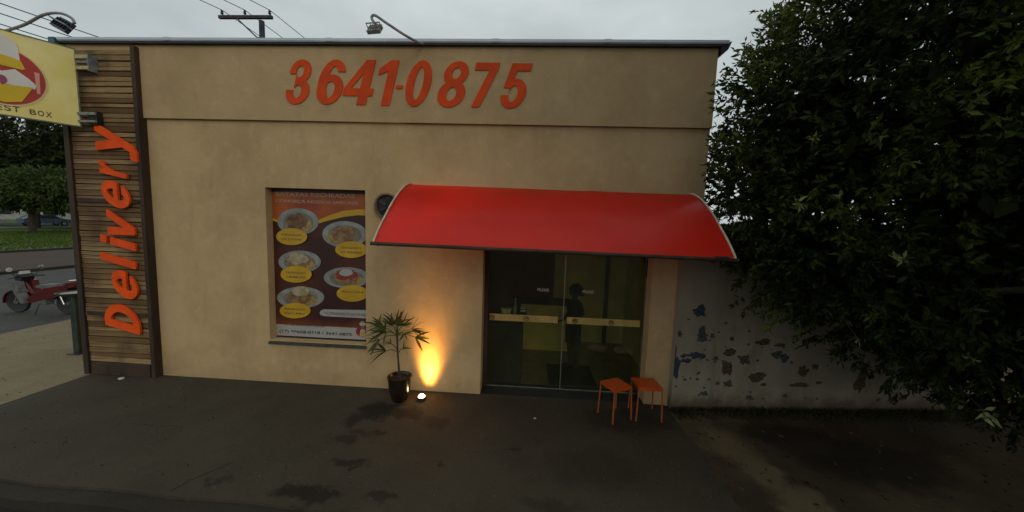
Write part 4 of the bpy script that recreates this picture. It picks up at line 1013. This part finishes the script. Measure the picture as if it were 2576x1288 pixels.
# ================================================================== STREET THINGS AT THE LEFT
bs_ = empty('litter_post', (-7.56, .61, 0), label='dark green steel post with a shallow round tray beside the timber column', cat='post')
pg = mat('green_post', (.025, .04, .032), .5, .25, 8)
MB().box(-.055, .055, -.055, .055, .008, 1.03, .008).build('post', pg, bs_); MB().box(-.11, .11, -.11, .11, .007, .02, .003).build('base_plate', pg, bs_)
MB().lathe([(.06, 1.03), (.19, 1.045), (.225, 1.09), (.218, 1.092), (.185, 1.06), (.01, 1.055)], (0, 0, 0), 28).build('tray', pg, bs_, True)
MB().lathe([(.175, 1.062), (.17, 1.075), (.01, 1.078)], (0, 0, 0), 24).build('tray_lining', mat('pale_lining', (.40, .38, .32), .7, .2, 12), bs_, True)

def motorbike():
    o = empty('parked_motorbike', (-11.85, 3.02, -.121), R(180+2), label='red step-through motorbike with a grey seat parked on the side road', cat='motorbike')
    red = mat('bike_red', (.10, .006, .008), .3, .1, 5); gry = mat('bike_grey', (.15, .15, .15), .45, .2, 9); blk = mat('bike_black', (.015, .015, .016), .6, .2, 9); chrome = mat('chrome', (.5, .5, .5), .2, .1, 9, metal=1.); wht = mat('bike_white', (.55, .55, .53), .4, .1, 9)
    for wx in (.61, -.61):
        wh = MB().lathe([(.235, -.02), (.262, -.032), (.283, -.018), (.287, 0), (.283, .018), (.262, .032), (.235, .02)], (wx, 0, .287), 36, 'Y').build('wheel', blk, o, True)
        bmr = MB(); bmr.lathe([(.232, -.018), (.236, -.010), (.236, .010), (.232, .018), (.205, .012), (.205, -.012)], (wx, 0, .287), 36, 'Y').build('rim', chrome, wh, True)
        sk_ = MB()
        for k_ in range(16):
            a = k_*math.pi/8; sk_.tube([(wx+.05*math.cos(a), 0, .287+.05*math.sin(a)), (wx+.21*math.cos(a+.2), 0, .287+.21*math.sin(a+.2))], .003, 4)
        sk_.build('spokes', chrome, wh); MB().lathe([(.02, -.06), (.055, -.045), (.055, .045), (.02, .06)], (wx, 0, .287), 16, 'Y').build('hub', gry, wh, True)
    # mudguards
    def arc(cx, cz, r, a0, a1, w_, name, mt_, th=.008, n=12):
        bm_ = MB(); A = [(cx+r*math.cos(R(a0+(a1-a0)*i/n)), cz+r*math.sin(R(a0+(a1-a0)*i/n))) for i in range(n+1)]; Bp = [(cx+(r+th)*math.cos(R(a0+(a1-a0)*i/n)), cz+(r+th)*math.sin(R(a0+(a1-a0)*i/n))) for i in range(n+1)]
        bm_.prism(A+Bp[::-1], -w_, w_).build(name, mt_, o, True)
    arc(.61, .287, .305, -8, 165, .05, 'front_mudguard', red, .02); arc(-.61, .287, .31, 20, 190, .055, 'rear_mudguard', blk, .012)
    for s in (-1, 1):
        MB().tube([(.61, s*.06, .287), (.53, s*.055, .50), (.44, s*.04, .78)], .017, 8).build('fork_leg', gry, o, True)
        MB().tube([(-.61, s*.085, .287), (-.50, s*.085, .60)], [.028, .02], 10).build('shock_absorber', chrome, o, True)
        MB().tube([(.40, 0, .95), (.39, s*.15, .98), (.34, s*.30, .96)], .014, 8).build('handlebar', blk, o, True)
        MB().tube([(.38, s*.16, .98), (.36, s*.24, 1.12), (.36, s*.26, 1.16)], .007, 6).build('mirror_stem', blk, o, True)
        mi = MB().lathe([(.01, -.012), (.05, -.008), (.055, 0), (.05, .006), (.01, .008)], (.355, s*.27, 1.19), 18, 'X').build('mirror', wht if s == 1 else chrome, o, True)
        # side fairing
        f = MB(); f.prism([(-.78, .74), (-.60, .79), (-.20, .70), (.10, .50), (.28, .36), (.16, .32), (-.10, .40), (-.42, .46), (-.70, .62)], s*.085, s*.125); f.build('side_fairing', red, o)
        lsh = MB(); lsh.prism([(.42, .88), (.47, .78), (.42, .55), (.30, .30), (.20, .30), (.30, .56), (.34, .86)], s*.06, s*.19); lsh.build('leg_shield', gry if s == 1 else red, o)
    MB().prism([(.50, .95), (.44, 1.03), (.36, 1.05), (.30, .98), (.36, .84), (.46, .80)], -.11, .11).build('headlamp_cowl', blk, o)
    MB().lathe([(.02, .03), (.065, .022), (.07, 0), (.06, -.02)], (.485, 0, .915), 18, 'X').build('headlight', wht, o, True)
    MB().prism([(.35, 1.052), (.44, 1.034), (.46, 1.06), (.42, 1.12), (.36, 1.13)], -.07, .07).build('windscreen', wht, o)
    b = MB(); b.prism([(.02, .76), (-.06, .79), (-.35, .80), (-.66, .86), (-.70, .80), (-.60, .74), (-.2, .70), (.02, .70)], -.12, .12); bmesh.ops.bevel(b.bm, geom=list(b.bm.edges), offset=.015, segments=2, affect='EDGES'); b.build('seat', gry, o, True)
    MB().prism([(-.66, .84), (-.90, .90), (-.92, .82), (-.76, .70), (-.62, .72)], -.085, .085).build('tail', red, o)
    MB().prism([(-.918, .86), (-.935, .85), (-.93, .80), (-.905, .80)], -.05, .05).build('tail_lamp', mat('tail_lamp_red', (.3, .01, .01), .2), o)
    MB().tube([(-.62, -.09, .84), (-.80, -.10, .93), (-.93, 0, .94), (-.80, .10, .93), (-.62, .09, .84)], .011, 8).build('grab_rail', chrome, o, True)
    e = MB(); e.box(-.16, .20, -.09, .09, .24, .44, .03); e.build('engine', gry, o, True); MB().lathe([(.02, -.13), (.07, -.12), (.09, -.09), (.09, 0)], (.06, 0, .33), 18, 'Y').build('engine_cover', chrome, o, True)
    MB().tube([(.12, -.12, .26), (-.2, -.13, .22), (-.42, -.14, .27), (-.80, -.15, .36)], [.018, .02, .036, .034], 12).build('exhaust_pipe', chrome, o, True)
    MB().tube([(.42, 0, .84), (.25, 0, .52), (.0, 0, .46), (-.5, 0, .66)], .035, 10).build('frame_tube', red, o, True)
    MB().tube([(-.02, .10, .26), (-.06, .22, .0)], .01, 6).build('side_stand', blk, o, True)
motorbike()
bpy.data.objects['parked_motorbike'].scale = (1.06, 1.05, .94)

# far things seen under the sign
def car(label, loc, rz, c):
    o = empty('parked_car', loc, rz, label=label, cat='car', group='distant cars beyond the lawn'); p = mat('car_paint', c, .3, .05, 3); g_ = mat('car_glass', (.02, .025, .03), .1, .1, 3); ty = M['dark_metal']
    b = MB(); b.prism([(-2.1, .35), (2.1, .35), (2.12, .7), (1.9, .88), (1.1, .95), (.5, 1.42), (-1.0, 1.45), (-1.75, .98), (-2.1, .9)], -.85, .85); bmesh.ops.bevel(b.bm, geom=list(b.bm.edges), offset=.05, segments=2, affect='EDGES'); b.build('body', p, o, True)
    for s in (-1, 1):
        y0, y1 = sorted((s*.852, s*.862)); MB().prism([(-1.35, .98), (.95, .98), (.45, 1.34), (-.95, 1.36)], y0, y1).build('side_window', g_, o)
        for wx in (-1.3, 1.3):
            w_ = MB().lathe([(.2, -.1), (.32, -.09), (.32, .09), (.2, .1)], (wx, s*.80, .32), 18, 'Y').build('wheel', ty, o, True); MB().lathe([(.02, -.105), (.19, -.102), (.19, .102), (.02, .105)], (wx, s*.80, .32), 14, 'Y').build('rim', M['alu'], w_, True)
        MB().lathe([(.02, .03), (.12, .02), (.12, -.02)], (2.1, s*.6, .68), 10, 'X').build('headlight', M['sticker'], o)
car('silvery parked car beyond the lawn, at the left edge of the picture', (-63.5, 31.5, .06), R(80), (.35, .37, .40))
car('bluish parked car beyond the lawn, behind the small round tree', (-64, 38, .06), R(80), (.10, .18, .30))
hs = empty('far_house', (-95, 60, 0), R(60), label='pale low house far beyond the park trees', cat='house')
MB().box(-9, 9, -4, 4, 0, 3.4).build('wall', M['path_white'], hs); MB().prism([(-9.6, 3.4), (9.6, 3.4), (8, 5.2), (-8, 5.2)], -4.5, 4.5).build('roof', M['dark_wood'], hs)
for k_ in range(3):
    w_ = MB().box(-6.5+k_*5, -5+k_*5, -4.05, -4.002, 1, 2.4).build('window', M['dark_metal'], hs)
# litter
tag(MB().lathe([(.034, .0), (.036, .012), (.030, .016), (.004, .017)], (-5.80, -.19, .001), 16).build('bottle_cap', M['sticker'], smooth=True), 'pale round lid lying on the sidewalk below the timber column', 'litter')
tag(MB().prism([(.375, -.57), (.41, -.565), (.405, -.545), (.385, -.54)], .001, .006, 'XY').build('paper_scrap', M['sticker']), 'tiny white paper scrap on the sidewalk in front of the glass doors', 'litter')
